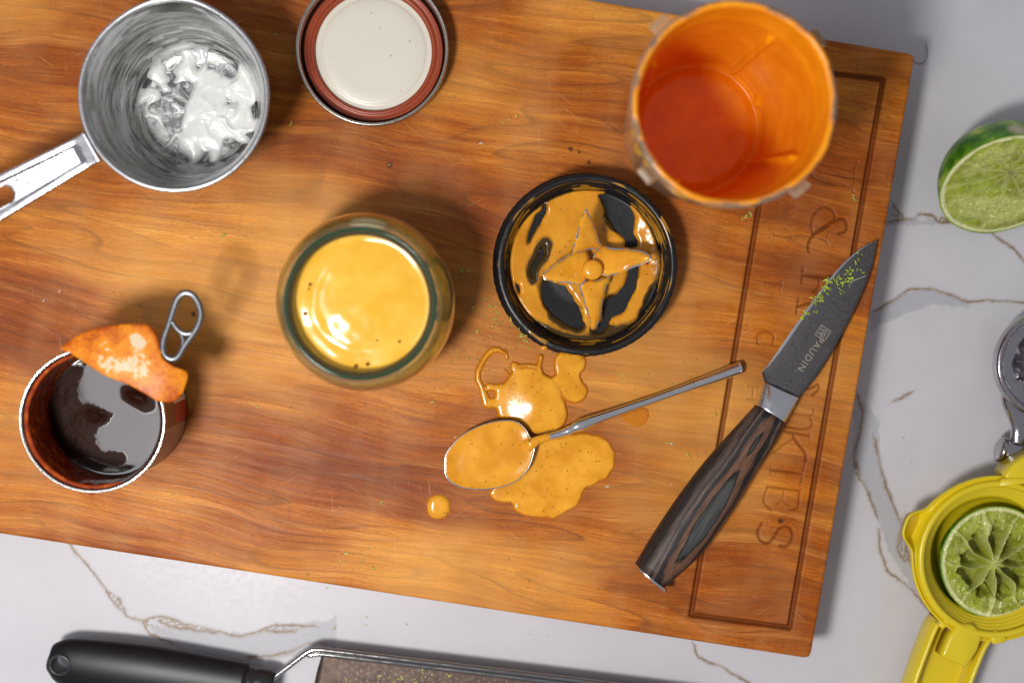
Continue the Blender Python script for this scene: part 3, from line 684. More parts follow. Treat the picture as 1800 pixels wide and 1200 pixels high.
# ================================================================== BLENDER BLADE BASE
def Z5(*p): return [(x/3.43+850, y/3.43+290) for x, y in p]
def blade_base():
    zr = TB+21; c = P(1032, 466, zr); zf = TB+9
    t = thing('blade_base', 'round black blender blade base lying with its four pointed blades upward', 'blade base', (c[0], c[1], TB))
    pr = dens(smoothprof([(.01, .4), (43.5, .4), (44.6, 1.5), (44.8, 18), (44.9, 20), (44.2, 21), (42.4, 21.2), (41.4, 20.4), (41.2, 18), (40.4, 17.6), (40.4, 15.8), (40.0, 15.4), (40.0, 13.6), (39.2, 13.2), (38.9, 11), (38.0, 10.2), (37.4, 9.1), (36.5, 8.8)], 2), .6); pr[:, 1] += TB
    def rf(R, Z, th): return R+np.where(R > 44, .07*np.sign(np.sin(th*72)), 0), Z+np.where(Z > TB+20.8, .08*noise(np.cos(th)*9, np.sin(th)*9, 1), 0)
    V, Fc = revolve(pr, c, 432, rfun=rf); mesh('threaded_collar', V, Fc, BLACKP, t)
    pr = dens([(.01, 8.4), (12, 8.4), (20, 7.6), (30, 8.2), (36.9, 8.9)], 1.5); pr[:, 1] += TB-.2
    V, Fc = revolve(pr, c, 128); mesh('base_floor', V, Fc, plain('black_floor', (.006, .006, .007), .45, bumpy=.5, vary=.4, Specular_IOR_Level=.25), t)
    # sauce over the floor with bare black patches
    holes = [Z5(*h) for h in (
        ((372,242),(382,290),(345,350),(300,410),(258,470),(270,410),(300,330),(340,270)),
        ((690,168),(790,168),(890,250),(905,330),(915,420),(925,500),(850,500),(835,430),(780,380),(745,310),(720,240),(705,205)),
        ((352,700),(430,712),(500,730),(540,800),(595,880),(600,975),(520,970),(450,930),(390,870),(350,790)),
        ((865,600),(935,600),(920,700),(890,800),(860,875),(780,915),(745,985),(700,1018),(655,990),(700,940),(725,860),(770,790),(835,740),(860,680)),
        ((1068,712),(1020,740),(985,800),(955,870),(940,920),(985,880),(1040,800)),
        ((192,716),(228,735),(220,775),(200,755)),
        ((345,500),(385,470),(378,540),(330,610),(312,700),(288,670),(290,590)))]
    hp = [smoothloop(PP(h, zf), 3) for h in holes]
    def sdf(X, Y):
        x2 = X+.9*noise(X*.25, Y*.25, 1); y2 = Y+.9*noise(X*.25, Y*.25, 5)
        d = np.hypot(X-c[0], Y-c[1])-38.0
        for i, h in enumerate(hp): d = np.maximum(d, -(sdpoly(x2, y2, h)+(.8 if i == 6 else 0)))
        return d
    bb = (c[0]-39, c[1]-39, c[0]+39, c[1]+39)
    def lift(X, Y):
        r = np.hypot(X-c[0], Y-c[1]); hub = P(1040, 478, zf)
        g = 1.6*np.clip((r-28)/9, 0, 1)**2
        return g+.5*fbm(X*.12, Y*.12, 2, 3)+1.2*np.exp(-(((X-hub[0])**2+(Y-hub[1])**2)/150))
    V, Fc = blob(sdf, bb, zf-1.0, 1.35, 1.8, res=.42, nb=3, zadd=lambda X, Y: lift(X, Y)*(sdf(X, Y) < .3))
    xx, yy = V[:, 0], V[:, 1]; rad = np.hypot(xx-c[0], yy-c[1]); an = np.arctan2(yy-c[1], xx-c[0])
    thk = np.clip(-sdf(xx, yy)/3.0, 0, 1)+1.1*(noise(np.cos(an)*2.2+rad*.03, np.sin(an)*2.2, rad*.20, 5)+.22)-np.exp(-(sdpoly(xx, yy, hp[6])/3.0)**2)*.9
    o = mesh('sauce_film', V, Fc, sauce('smeared_sauce', (.62, .245, .012), (.74, .325, .022), thin=(.055, .030, .006)), attrs=dict(thick=np.clip(thk, 0, 1))); tag(o, 'orange sauce smeared over the floor of the black blade base', 'sauce')
    # sauce streaks on the threads
    def film(th, s, r, z):
        return 1.5*fbm(np.cos(th)*2.5, np.sin(th)*2.5, s*.55, 4, 61)-.18+.5*np.exp(-((z-TB-20.9)/.3)**2)*(noise(np.cos(th)*8, np.sin(th)*8, 3)-.72)*2
    pr2 = dens(np.array([(44.2, 21.05), (42.4, 21.25), (41.4, 20.4), (41.2, 18), (40.4, 17.6), (40.4, 15.8), (40.0, 15.4), (40.0, 13.6), (39.2, 13.2), (38.9, 11), (38.0, 10.2)])+np.array([0, TB]), .5)
    V, Fc = coat(pr2, c, lambda th, s, r, z: np.minimum(film(th, s, r, z), .5)*.6, 400, -1)
    o = mesh('sauce_streak', V, Fc, sauce('thin_streak', (.28, .13, .012), (.42, .20, .02), rough=.2, speck=False)); tag(o, 'dark yellow streaks and dots of sauce round the threaded rim of the blade base', 'sauce')
    # hub and blades
    zb = TB+17; hc = P(1040, 474, zb)
    V, Fc = revolve(np.array(smoothprof([(7.5, 9), (5.6, 10), (5.2, 15), (5.0, 22.5), (4.2, 24.0), (2.4, 24.7), (.01, 24.8)], 3))+np.array([0, TB]), hc, 40); mesh('hub', V, Fc, SAUCE, t)
    defs = [  # outline, centre side height, tip height, crease
        (((620,262),(600,300),(575,370),(550,460),(535,528),(600,520),(702,498),(700,465),(680,410),(655,340)), 16.5, 33),
        (((1015,562),(985,530),(940,514),(860,505),(760,498),(700,490),(660,560),(700,660),(790,662),(860,635),(940,605),(985,585)), 16.0, 27),
        (((658,988),(640,930),(615,860),(595,790),(575,725),(620,700),(700,690),(760,672),(745,720),(722,800),(712,880),(700,940),(685,975)), 15.0, 10.5),
        (((358,656),(375,640),(440,590),(500,548),(560,525),(620,520),(640,620),(600,720),(540,716),(450,706),(372,694),(362,675)), 15.5, 18.5)]
    coats = []
    for poly, z0, z1 in defs:
        q = smoothloop(PP(Z5(*poly), TB+18), 2); tip = q[0]; base = hc[:2]; ax = tip-base; Ln = np.linalg.norm(ax); ax /= Ln
        def zf_(X, Y, base=base, ax=ax, Ln=Ln, z0=z0, z1=z1):
            k = np.clip(((X-base[0])*ax[0]+(Y-base[1])*ax[1])/Ln, 0, 1); side = (X-base[0])*-ax[1]+(Y-base[1])*ax[0]
            return (z0+(z1-z0)*np.clip((k-.22)/.78, 0, 1))-13.5+(.34 if z1 > 30 else -.22 if z1 > 24 else .20 if z1 > 14 else -.25)*side
        def persp(V): k = (HC-V[:, 2])/(HC-TB-18); V[:, 0] *= k; V[:, 1] *= k; return V
        V, Fc = plate(q, TB+15.6, TB+16.7, .3, zf_)
        bm = bmesh.new(); vs = [bm.verts.new(v) for v in persp(V)]
        for f in Fc: bm.faces.new([vs[i] for i in f])
        bmesh.ops.triangulate(bm, faces=[f for f in bm.faces if len(f.verts) > 4])
        bm.verts.index_update(); V2 = [v.co[:] for v in bm.verts]; F2 = [tuple(v.index for v in f.verts) for f in bm.faces]; bm.free()
        mesh('blade', V2, F2, STEEL, t, smooth=False)
        q2 = q+0
        V, Fc = blob(lambda X, Y: sdpoly(X+.25*noise(X*.5, Y*.5, 3), Y+.25*noise(X*.5, Y*.5, 9), q2)+.45+.5*noise(X*.35, Y*.35, z1), bbox(q2), TB+16.55, 1.35, 3.2, res=.3, nb=4, rough=.35, zadd=zf_)
        coats.append((persp(V), Fc))
    V, Fc = join(*coats); o = mesh('sauce_clump', V, Fc, SAUCE); tag(o, 'thick orange sauce clinging to the four raised blades and hub', 'sauce')
    p = P(1134, 462, zf+3); V, Fc = box(p[0], p[1], zf+2.2, 3.2, 1.0, .5, -.5, .15)
    o = mesh('chilli_flake', V, Fc, plain('red_flake', (.42, .012, .006), .3)); tag(o, 'tiny red chilli flake on the sauce beside the tip of the right hand blade', 'chilli flake')
blade_base()

# ================================================================== PUDDLES
def Z7(*p): return [(x/2.903+720, y/2.903+580) for x, y in p]
def puddles():
    main = smoothloop(PP(Z7((525,200),(535,172),(562,188),(600,186),(640,190),(668,205),(690,222),(722,240),(752,262),(775,300),(782,340),(795,370),(806,425),(792,480),(735,522),(660,532),(600,512),(560,478),(520,460),(460,450),(442,400),(432,352),(440,300),(478,268),(508,232))), 4)
    lobe = smoothloop(PP(Z7((722,250),(742,222),(735,180),(742,135),(765,112),(800,110),(850,112),(893,135),(902,165),(892,200),(872,228),(885,262),(910,298),(905,335),(880,362),(845,374),(805,362),(780,335),(760,300))), 4)
    st = [(Z7((500,142),(488,120),(455,100),(425,100),(395,125),(370,165),(348,210),(348,250),(366,290),(382,335),(392,375),(405,392)), [.8,.9,1.5,1.8,1.5,1.5,1.6,1.6,1.5,2.2,2.3,1.2]),
          (Z7((405,290),(430,292),(470,300)), [2.2, 2.0, 3.0]), (Z7((660,215),(662,180),(668,150),(670,136)), [2.2, 1.3, 1.2, 1.5]),
          (Z7((530,195),(528,172),(545,172)), [1.6, 1.3, 1.0]), (Z7((545,185),(600,178),(650,188)), [1.1, .9, 1.3]), (Z7((380,340),(410,370),(450,370)), [1.2, 2.6, 3.0]),
          (Z7((487,205),(500,225)), [.7, .9]), (Z7((500,142),(488,90)), [.5, .35])]
    st = [(PP(a), np.array(b)) for a, b in st]
    def smin(a, b, k): h = np.clip(.5+.5*(b-a)/k, 0, 1); return b*(1-h)+a*h-k*h*(1-h)
    def sdf(X, Y):
        d = smin(sdpoly(X, Y, main), sdpoly(X, Y, lobe), 1.6)
        for q, r in st: d = smin(d, dseg(X, Y, q, r), .8)
        return d
    allp = np.vstack([main, lobe]+[q for q, _ in st])
    cx = P(*Z7((650, 390))[0])
    V, Fc = blob(sdf, bbox(allp), TB, 1.35, 2.4, res=.33, nb=3, zadd=lambda X, Y: 2.8*np.exp(-(((X-cx[0])/11)**2+((Y-cx[1]-1)/14)**2))*(sdf(X, Y) < 0))
    o = mesh('sauce_puddle', V, Fc, SAUCE_E, attrs=dict(thick=blob.thick)); tag(o, 'splashed orange sauce puddle with a curling strand, above the spoon', 'sauce puddle', 'sauce puddles on the board')
    low = smoothloop(PP(Z7((410,820),(412,850),(440,872),(480,882),(520,884),(528,905),(545,925),(585,946),(650,955),(720,958),(738,962),(760,950),(800,930),(855,893),(878,850),(895,812),(925,795),(960,780),(1015,745),(1044,690),(1048,640),(1035,590),(1005,555),(955,535),(900,522),(830,525),(760,545),(700,550),(640,580),(560,640),(500,700),(440,780))), 4)
    V, Fc = blob(lambda X, Y: sdpoly(X+.5*noise(X*.3, Y*.3, 1), Y+.5*noise(X*.3, Y*.3, 7), low), bbox(low), TB, 1.0, 2.6, res=.42, nb=4, rough=.25)
    o = mesh('sauce_puddle', V, Fc, SAUCE_E, attrs=dict(thick=blob.thick)); tag(o, 'broad flat orange sauce puddle partly under the spoon bowl', 'sauce puddle', 'sauce puddles on the board')
    dr = smoothloop(PP([(770,869),(784,873),(791,885),(790,900),(780,909),(767,911),(755,905),(751,891),(755,876)]), 4)
    V, Fc = blob(lambda X, Y: sdpoly(X, Y, dr), bbox(dr), TB, 1.9, 3.4, res=.3, nb=3)
    o = mesh('sauce_drop', V, Fc, SAUCE); tag(o, 'round orange sauce drop alone below the spoon bowl', 'sauce drop', 'sauce drops on the board')
    wet = smoothloop(PP(Z7((1075,438),(1150,408),(1200,395),(1222,425),(1205,470),(1165,492),(1120,478),(1085,460))), 4)
    V, Fc = blob(lambda X, Y: sdpoly(X, Y, wet), bbox(wet), TB+.05, .55, 1.4, res=.3, nb=3)
    m = M('watery_orange'); v = m.co()
    m.p(Base_Color=(.95, .36, .03), Roughness=.05, Transmission_Weight=.55, IOR=1.33, Normal=m.bump(m.noise(v, .3, 2), .2, .4))
    o = mesh('sauce_drop', V, Fc, m.m); tag(o, 'thin watery orange drop beside the spoon handle', 'sauce drop', 'sauce drops on the board')
    sm = smoothloop(PP([(952,608),(960,606),(963,611),(956,616),(951,613)]), 3)
    V, Fc = blob(lambda X, Y: sdpoly(X, Y, sm), bbox(sm), TB, .9, 1.2, res=.25, nb=2)
    o = mesh('sauce_drop', V, Fc, SAUCE); tag(o, 'tiny orange sauce drop touching the lower edge of the black blade base', 'sauce drop', 'sauce drops on the board')
puddles()

# ================================================================== SPOON
def spoon():
    zr = TB+8.0
    out = smoothloop(PP([(781,815),(783,798),(795,781),(815,762),(842,748),(870,740),(895,738),(912,742),(925,754),(931,766),(938,774),(941,782),(938,800),(930,822),(912,843),(885,855),(858,860),(830,860),(805,855),(787,843),(781,830)], zr), 3)
    c = out.mean(0); t = thing('spoon', 'steel teaspoon with a slim round handle lying across the sauce puddles', 'spoon', (c[0], c[1], TB+.5))
    n = len(out); rings = [(1.0, 0), (.985, .15), (.97, 0)]+[(q, -6.4*(1-q**2.2)) for q in np.linspace(.95, .02, 12)]
    V = []; 
    for k, dz in rings: 
        for p in out: V.append([c[0]+(p[0]-c[0])*k, c[1]+(p[1]-c[1])*k, zr+dz])
    back = [(.02, -7.2)]+[(q+.012, -6.4*(1-q**2.2)-.9) for q in np.linspace(.06, .95, 12)]+[(1.0, -.7)]
    for k, dz in back:
        for p in out: V.append([c[0]+(p[0]-c[0])*k, c[1]+(p[1]-c[1])*k, zr+dz])
    R = len(rings)+len(back)
    Fc = [(r*n+i, r*n+(i+1) % n, ((r+1) % R)*n+(i+1) % n, ((r+1) % R)*n+i) for r in range(R) for i in range(n)]
    mesh('bowl', V, Fc, STEEL, t)
    pts = [(930,776,8.0,1.9),(945,772,8.1,1.5),(958,769,8.2,1.55),(968,767,8.3,1.65),(985,762,8.0,1.9),(996,758,7.8,2.05),(999,757,7.8,2.35),(1006,753,7.6,2.0),(1012,750,7.5,2.6),(1020,747,7.3,2.95),(1035,741,7.0,2.8),(1060,732,6.6,2.35),(1100,718,6.0,2.05),(1150,701,5.2,2.0),(1200,683,4.5,2.2),(1250,665,3.9,2.75),(1298,647,3.6,3.35),(1303,646,3.6,3.3)]
    path = [P(a, b, TB+z) for a, b, z, r in pts]; V, Fc = tube(path, [r for *_, r in pts], 24)
    mesh('handle', V, Fc, BRUSH, t)
    # sauce heaped in the bowl
    V = []; ks = [1.0, .985, .97, .94, .9, .8, .7, .6, .5, .4, .3, .2, .1, .01]
    for k in ks:
        for p in out:
            x, y = c[0]+(p[0]-c[0])*k, c[1]+(p[1]-c[1])*k
            dz = .12-1.2*np.clip((1-k)/.2, 0, 1)*.5+.45*float(fbm(x*.12, y*.12, 1, 3))*min(1, (1-k)*6)+(-.35 if k == 1.0 else 0)
            V.append([c[0]+(x-c[0])*.975, c[1]+(y-c[1])*.975, zr+dz])
    Fc = [(r*n+i, r*n+(i+1) % n, (r+1)*n+(i+1) % n, (r+1)*n+i) for r in range(len(ks)-1) for i in range(n)]; Fc.append(tuple((len(ks)-1)*n+i for i in range(n)))
    neck = [(925,785,8.2,3.4),(935,779,8.6,2.8),(945,773,9.0,2.1),(958,769,9.1,1.95),(966,767,9.0,1.8),(970,766,8.7,1.2)]
    tv = tube([P(a, b, TB+z-.3) for a, b, z, r in neck], [r for *_, r in neck], 16, .7)
    V, Fc = join((V, Fc), tv)
    o = mesh('spoonful_of_sauce', V, Fc, SAUCE); tag(o, 'orange sauce filling the spoon bowl and coating its neck', 'sauce')
spoon()

# ================================================================== KNIFE
def knife():
    b0 = P(1146, 1014, TB)[:2]; tp = P(1545, 422, TB)[:2]; ax = (tp-b0)/np.linalg.norm(tp-b0); ang = math.atan2(ax[1], ax[0])
    ca, sa = math.cos(ang), math.sin(ang)
    t = thing('paring_knife', 'paring knife with dark wavy blade and grey brown laminated wood handle', 'knife', (b0[0], b0[1], TB))
    t.rotation_euler = (0, 0, ang); t['o_mm'] = [0, 0, 0]
    def KL(pts, z):
        q = PP(pts, TB+z)-b0; return np.stack([q[:, 0]*ca+q[:, 1]*sa, -q[:, 0]*sa+q[:, 1]*ca], 1)
    def loft(Ls, Rs, th, z, name, mat, seg=28, pw=2.6, cap=True):
        l = smoothprof(KL(Ls, z), 4); r = smoothprof(KL(Rs, z), 4); th = np.interp(np.linspace(0, 1, len(l)), np.linspace(0, 1, len(th)), th)
        V = []; n = len(l)
        for i in range(n):
            cc = (l[i]+r[i])/2; h = (l[i]-r[i])/2
            for k in range(seg):
                a = 2*np.pi*k/seg; cx = np.sign(np.cos(a))*abs(np.cos(a))**(2/pw); sz = np.sign(np.sin(a))*abs(np.sin(a))**(2/pw)
                V.append([cc[0]+h[0]*cx, cc[1]+h[1]*cx, z+th[i]*sz])
        Fc = [(i*seg+k, i*seg+(k+1) % seg, (i+1)*seg+(k+1) % seg, (i+1)*seg+k) for i in range(n-1) for k in range(seg)]
        if cap: Fc += [tuple(range(seg-1, -1, -1)), tuple((n-1)*seg+k for k in range(seg))]
        return mesh(name, V, Fc, mat, t)
    m = M('laminated_wood'); v = m.co(); x, y, z = m.xyz(v)
    def ell(px, py, a, b):
        q = KL([(px, py)], 9)[0]
        dx = m.math('DIVIDE', m.math('SUBTRACT', x, float(q[0])), a); dy = m.math('DIVIDE', m.math('SUBTRACT', y, float(q[1])), b)
        return m.math('SQRT', m.math('ADD', m.math('MULTIPLY', dx, dx), m.math('MULTIPLY', dy, dy)))
    wob = m.math('MULTIPLY', m.math('SUBTRACT', m.noise(m.co((.05, .22, .22)), 1, 4, .6), .5), .85)
    e1 = m.math('ADD', ell(1243, 900, 30, 4.6), wob); e2 = m.math('ADD', m.math('ADD', ell(1322, 775, 22, 4.4), .55), wob); e = m.math('MINIMUM', e1, e2)
    col = m.ramp(m.math('MULTIPLY', e, .33), [(0, (.10, .10, .092)), (.24, (.06, .064, .060)), (.29, (.012, .010, .010)), (.32, (.20, .10, .06)), (.43, (.15, .07, .042)), (.48, (.016, .014, .015)), (.60, (.030, .025, .025)), (.64, (.17, .10, .07)), (.72, (.025, .020, .020)), (.84, (.12, .075, .055)), (1, (.03, .022, .02))])
    fibn = m.noise(m.co((.06, 1.6, 1.6)), 1, 4, .7)
    col = m.mix(m.ramp(fibn, [(.3, .75), (.6, 0.0)]), col, (.006, .005, .005)); col = m.mix(m.ramp(fibn, [(.6, 0.0), (.8, .35)]), col, (.20, .17, .14))
    m.p(Base_Color=col, Roughness=m.ramp(fibn, [(.3, .5), (.7, .38)]), Normal=m.bump(fibn, .35, .15), Specular_IOR_Level=.25)
    Ls = [(1117,990),(1150,935),(1192,872),(1238,812),(1287,757),(1329,711)]; Rs = [(1168,1030),(1232,972),(1289,893),(1326,832),(1356,786),(1379,743)]
    loft(Ls, Rs, [9.2, 9.6, 9.0, 8.4, 8.0, 7.6], 9.6, 'handle', m.m, pw=2.3)
    loft([(1115,991),(1116.5,989)], [(1172,1040),(1173,1035)], [9.4, 9.4], 9.6, 'end_cap', STEEL, pw=2.3)
    bs = steel('bolster_steel', (.84, .84, .86), .26, .05)
    loft([(1328,712),(1336,694),(1341,681),(1345,672)], [(1379,743),(1389,726),(1397,712),(1404,699)], [7.6, 6.6, 4.8, 2.6], 9.2, 'bolster', bs, pw=2.3)
    # blade: ground cross section with the bright edge towards the left
    q = KL([(1545,422),(1515,438),(1478,470),(1435,523),(1392,583),(1358,632),(1340,655),(1346,674),(1404,700),(1436,662),(1477,597),(1512,528),(1535,470)], 9)
    edge = smoothprof(q[:7], 6); back = np.vstack([q[7:9], smoothprof(np.vstack([q[8:], q[:1]]), 6)[1:]])
    us = np.linspace(0, 1, 60)
    def along(p): 
        d = np.concatenate([[0], np.cumsum(np.linalg.norm(np.diff(p, axis=0), axis=1))]); d /= d[-1]
        return np.stack([np.interp(us, d, p[:, 0]), np.interp(us, d, p[:, 1])], 1)
    E = along(edge[::-1]); Bk = along(back)
    ts = [0, .02, .055, .09, .3, .6, .9, .97, 1.0]; hs = [0, .12, .24, .40, .62, .85, .95, .9, .55]
    V = []; nt = len(ts)
    for sgn in (1, -1):
        for i in range(60):
            taper = min(1, (1-us[i])*4+.15)
            for tt, hh in zip(ts, hs): p_ = E[i]*(1-tt)+Bk[i]*tt; V.append([p_[0], p_[1], 8.2-.030*(p_[0]-100)+sgn*hh*taper])
    Fc = []; 
    for s_, b in ((0, 0), (1, 60*nt)):
        for i in range(59):
            for k in range(nt-1):
                f = (b+i*nt+k, b+(i+1)*nt+k, b+(i+1)*nt+k+1, b+i*nt+k+1); Fc.append(f if s_ else f[::-1])
    for i in range(59): Fc.append((i*nt+nt-1, 60*nt+i*nt+nt-1, 60*nt+(i+1)*nt+nt-1, (i+1)*nt+nt-1))
    for k in range(nt-1): Fc.append((k, k+1, 60*nt+k+1, 60*nt+k))
    m = M('wavy_blade'); 
    n = m.noise(m.co((.05, .30, .3)), 1, 3, .55, .6); fr = m.math('FRACT', m.math('MULTIPLY', n, 34)); ln = m.ramp(fr, [(0, 0), (.5, 1), (1, 0)])
    m.p(Base_Color=m.mix(ln, (.075, .068, .070), (.19, .178, .18)), Metallic=.9, Roughness=.42, Normal=m.bump(ln, .25, .05))
    fm = []
    for s_ in (0, 1):
        for i in range(59): fm += [1, 1, 0, 0, 0, 0, 0, 0]
    fm += [0]*59+[0]*(nt-1)
    bl = mesh('blade', V, Fc, [m.m, steel('ground_edge', (.70, .72, .76), .25)], t, fmats=fm)
    def zb(x): return 8.2-.030*(x-100)
    lm = plain('etched_mark', (.36, .31, .25), .5, metal=.4)
    p0 = KL([(1425, 622)], 8)[0]; 
    rd = P(1405, 645)[:2]-P(1441, 592)[:2]; la = math.atan2(rd[1], rd[0])-ang
    V, Fc = textmesh('PAUDIN', 4.9, p0, la, zb(p0[0])+.93, .04, 1.18); V[:, 2] += -.030*(V[:, 0]-p0[0])
    mesh('etched_name', V, Fc, lm, t, smooth=False)
    # square emblem
    p1 = KL([(1447, 585)], 8)[0]; parts = []
    cl, sl_ = math.cos(la), math.sin(la)
    def ln_(x0, y0, x1, y1, wd=.28):
        a = np.array([x0, y0]); b = np.array([x1, y1]); d = (b-a); Ln = np.linalg.norm(d); ang_ = math.atan2(d[1], d[0])+la; mid = (a+b)/2
        cx, cy = p1[0]+mid[0]*cl-mid[1]*sl_, p1[1]+mid[0]*sl_+mid[1]*cl
        parts.append(box(cx, cy, zb(cx)+.90, Ln+wd, wd, .10, ang_))
    h = 2.9
    for a in ((-h,-h,h,-h),(h,-h,h,h),(h,h,-h,h),(-h,h,-h,-h)): ln_(*a, .36)
    for a in ((-1.9,1.6,-.2,1.6),(-1.9,.6,-.2,.6),(-1.9,1.6,-1.9,-.4),(-.2,1.6,-.2,-.4),(-1.9,-.4,-.2,-.4),(-1.05,-.4,-1.05,-2.0),(-2,-2,-.3,-2),(.5,1.9,.5,-1.9),(.5,1.4,2.0,1.4),(2.0,1.4,2.0,-.2),(.5,-.2,2.0,-.2),(1.2,.6,1.2,-1.4),(.5,-1.4,2.0,-2.0)): ln_(*a)
    V, Fc = join(*parts); mesh('etched_emblem', V, Fc, lm, t, smooth=False)
    return zb
zb = knife()

# ================================================================== OPEN CAN
def Z6(*p): return [(x/2.857, y/2.857+480) for x, y in p]
def can():
    H = 57.0; c = P(162, 739, TB+H); 
    t = thing('tin_can', 'small open tin can with a printed red brown label, its lid peeled back', 'tin can', (c[0], c[1], TB))
    pr = dens([(.01, .8), (31, .8), (32.6, .3), (33.4, 1.2), (32.9, 2.4), (32.9, 54), (33.0, 55.2), (33.9, 55.6), (34.3, 56.6), (33.9, 57.4), (33.2, 57.4), (32.7, 56.6), (32.3, 55.0), (31.3, 54.7), (31.0, 54.0), (32.2, 53.0), (32.4, 50), (32.4, 3), (31, 1.6), (.01, 1.6)], 1.2); pr[:, 1] += TB
    V, Fc = revolve(pr, c, 160); mesh('can_body', V, Fc, steel('tin_plate', (.70, .68, .64), .18, .03), t)
    # printed label
    a0, a1 = -180, 180; aa = np.arange(a0, a1, .42); zz = np.arange(2.6, 53.9, .42); Aa, Zz = np.meshgrid(aa, zz)
    R = 33.08; Ar = np.radians(Aa); V = np.stack([c[0]+R*np.cos(Ar), c[1]+R*np.sin(Ar), TB+Zz], -1).reshape(-1, 3)
    C = np.zeros(Aa.shape+(3,)); C[:] = (.085, .020, .012)
    rn = _h(np.floor(Aa/.9), np.floor(Zz/1.15), 0, 3)
    def rect(al, ah, zl, zh, col): k = (Aa > al) & (Aa < ah) & (Zz > zl) & (Zz < zh); C[k] = col; return k
    rect(-9, 12, 32, 53, (.21, .066, .035)); k = (Aa > -7.5) & (Aa < 10.5) & (Zz > 33) & (Zz < 52) & (np.floor((Aa+40)/1.5) % 2 == 0) & (rn > .3); C[k] = (.045, .014, .01)
    rect(9, 27, 4, 31, (.60, .56, .50)); bars = _h(np.floor((Aa-9)/.84), 0, 0, 8) > .48
    C[(Aa > 12) & (Aa < 25.5) & (Zz > 9) & (Zz < 30) & bars] = (.02, .02, .02)
    rect(-8.5, 9, 4, 30, (.30, .018, .012))
    rect(-66, -9.5, 5, 52, (.28, .19, .13)); k = (Aa > -64) & (Aa < -12) & (Zz > 7) & (Zz < 50) & (np.floor((Zz+40)/1.9) % 2 == 0) & (rn > .28); C[k] = (.07, .045, .03)  # beige dulled in its colour for the shade on this side
    rect(-110, -66, 3, 53.5, (.34, .05, .02)); rect(30, 175, 3, 53.5, (.30, .03, .015)); rect(60, 110, 12, 44, (.62, .34, .06))
    ny, nx = Aa.shape; idx = np.arange(nx*ny).reshape(ny, nx); j = np.roll(idx, -1, 1)
    q = np.stack([idx[:-1], j[:-1], j[1:], idx[1:]], -1).reshape(-1, 4)
    m = M('label_print'); m.p(Base_Color=m.attr('print', 'Color'), Roughness=.38, Normal=m.bump(m.noise(m.co(), .3, 2), .05, .2))
    mesh('paper_label', V, q.tolist(), m.m, t, attrs=dict(print=C.reshape(-1, 3)))
    # sauce
    zs = TB+19.5
    m = M('adobo_sauce'); v = m.co(); n = m.noise(v, .12, 4)
    ad = m.p(Base_Color=m.mix(n, (.010, .003, .001), (.030, .007, .002)), Roughness=m.math('MULTIPLY_ADD', m.attr('dark_refl_lump'), .40, .05), Specular_IOR_Level=m.math('MULTIPLY_ADD', m.attr('dark_refl_lump'), -.42, .47), Normal=m.bump(m.noise(v, .5, 3), m.math('MULTIPLY', m.attr('dark_refl_lump'), .06), .3))
    rs = np.linspace(.01, 32.38, 90); th = np.linspace(0, 2*np.pi, 240, endpoint=False)
    Rr, Th = np.meshgrid(rs, th); x = c[0]+Rr*np.cos(Th); y = c[1]+Rr*np.sin(Th)
    l1 = smoothloop(PP(Z6((150,430),(380,450),(430,480),(405,560),(410,640),(450,640),(500,660),(560,690),(578,715),(545,760),(500,790),(490,830),(515,880),(560,880),(610,885),(645,920),(635,965),(560,975),(440,940),(340,940),(230,900),(200,700)), zs), 3)  # outline of a dark reflection, put in by dulling the gloss, plus lumps
    l2 = smoothloop(PP(Z6((600,560),(680,550),(760,580),(790,640),(785,690),(730,712),(680,690),(630,660),(598,630)), zs), 3)
    d = np.minimum(sdpoly(x+.6*noise(x*.8, y*.8), y+.6*noise(x*.8, y*.8, 4), l1), sdpoly(x, y, l2))
    up = np.clip(-d/1.6, 0, 1); hup = np.clip(-d/6, 0, 1)**2; up = up*up*(3-2*up)
    pc = P(*Z6((500, 715))[0], zs); pc2 = P(*Z6((690, 620))[0], zs)
    Zs = zs+hup*(.06+.30*fbm(x*.22, y*.22, 2, 3)+.05*fbm(x*.9, y*.9, 2, 2))+hup*1.3*np.exp(-((x-pc[0])**2+(y-pc[1])**2)/40)+hup*1.3*np.exp(-((x-pc2[0])**2+(y-pc2[1])**2)/30)
    Zs += .0*Rr+1.0*np.exp(-(32.4-Rr)/.8)
    V = np.stack([x, y, Zs], -1).reshape(-1, 3); n = 90
    Fc = [(i*n+k, i*n+k+1, ((i+1) % 240)*n+k+1, ((i+1) % 240)*n+k) for i in range(240) for k in range(n-1)]
    Fc = [f[::-1] for f in Fc]
    o = mesh('chilli_sauce', V, Fc, ad, attrs=dict(dark_refl_lump=up.ravel())); tag(o, 'glossy near black chilli sauce with lumps, half filling the tin can', 'sauce')
    # red brown film on the inside wall
    m = M('red_film'); v = m.co(); n = m.noise(v, .25, 4)
    rf_ = m.p(Base_Color=m.ramp(n, [(.35, (.26, .028, .005)), (.6, (.50, .075, .006)), (.8, (.85, .30, .015))]), Roughness=.12, Coat_Weight=.4, Normal=m.bump(n, .4, .4))
    def film(th, s, r, z):
        T = .6+.9*fbm(np.cos(th)*3, np.sin(th)*3, s*.12, 4, 71)+.25*np.clip(-np.cos(th-math.radians(10)), -1, 1)
        for a, s0, q in ((191, 30.5, 1.8), (200, 32, 1.5), (262, 30.5, 1.7), (270, 32, 1.2), (185, 25, 1.0)):
            dd = np.angle(np.exp(1j*(th-math.radians(a))))*32
            T = T+q*np.exp(-(dd/2.6)**2-((s-s0)/1.8)**2)
        # clean bright metal low on the right
        T = T-1.6*np.exp(-(np.angle(np.exp(1j*(th-math.radians(-22))))/.75)**2)*np.clip((s-26)/6, 0, 1)
        return T
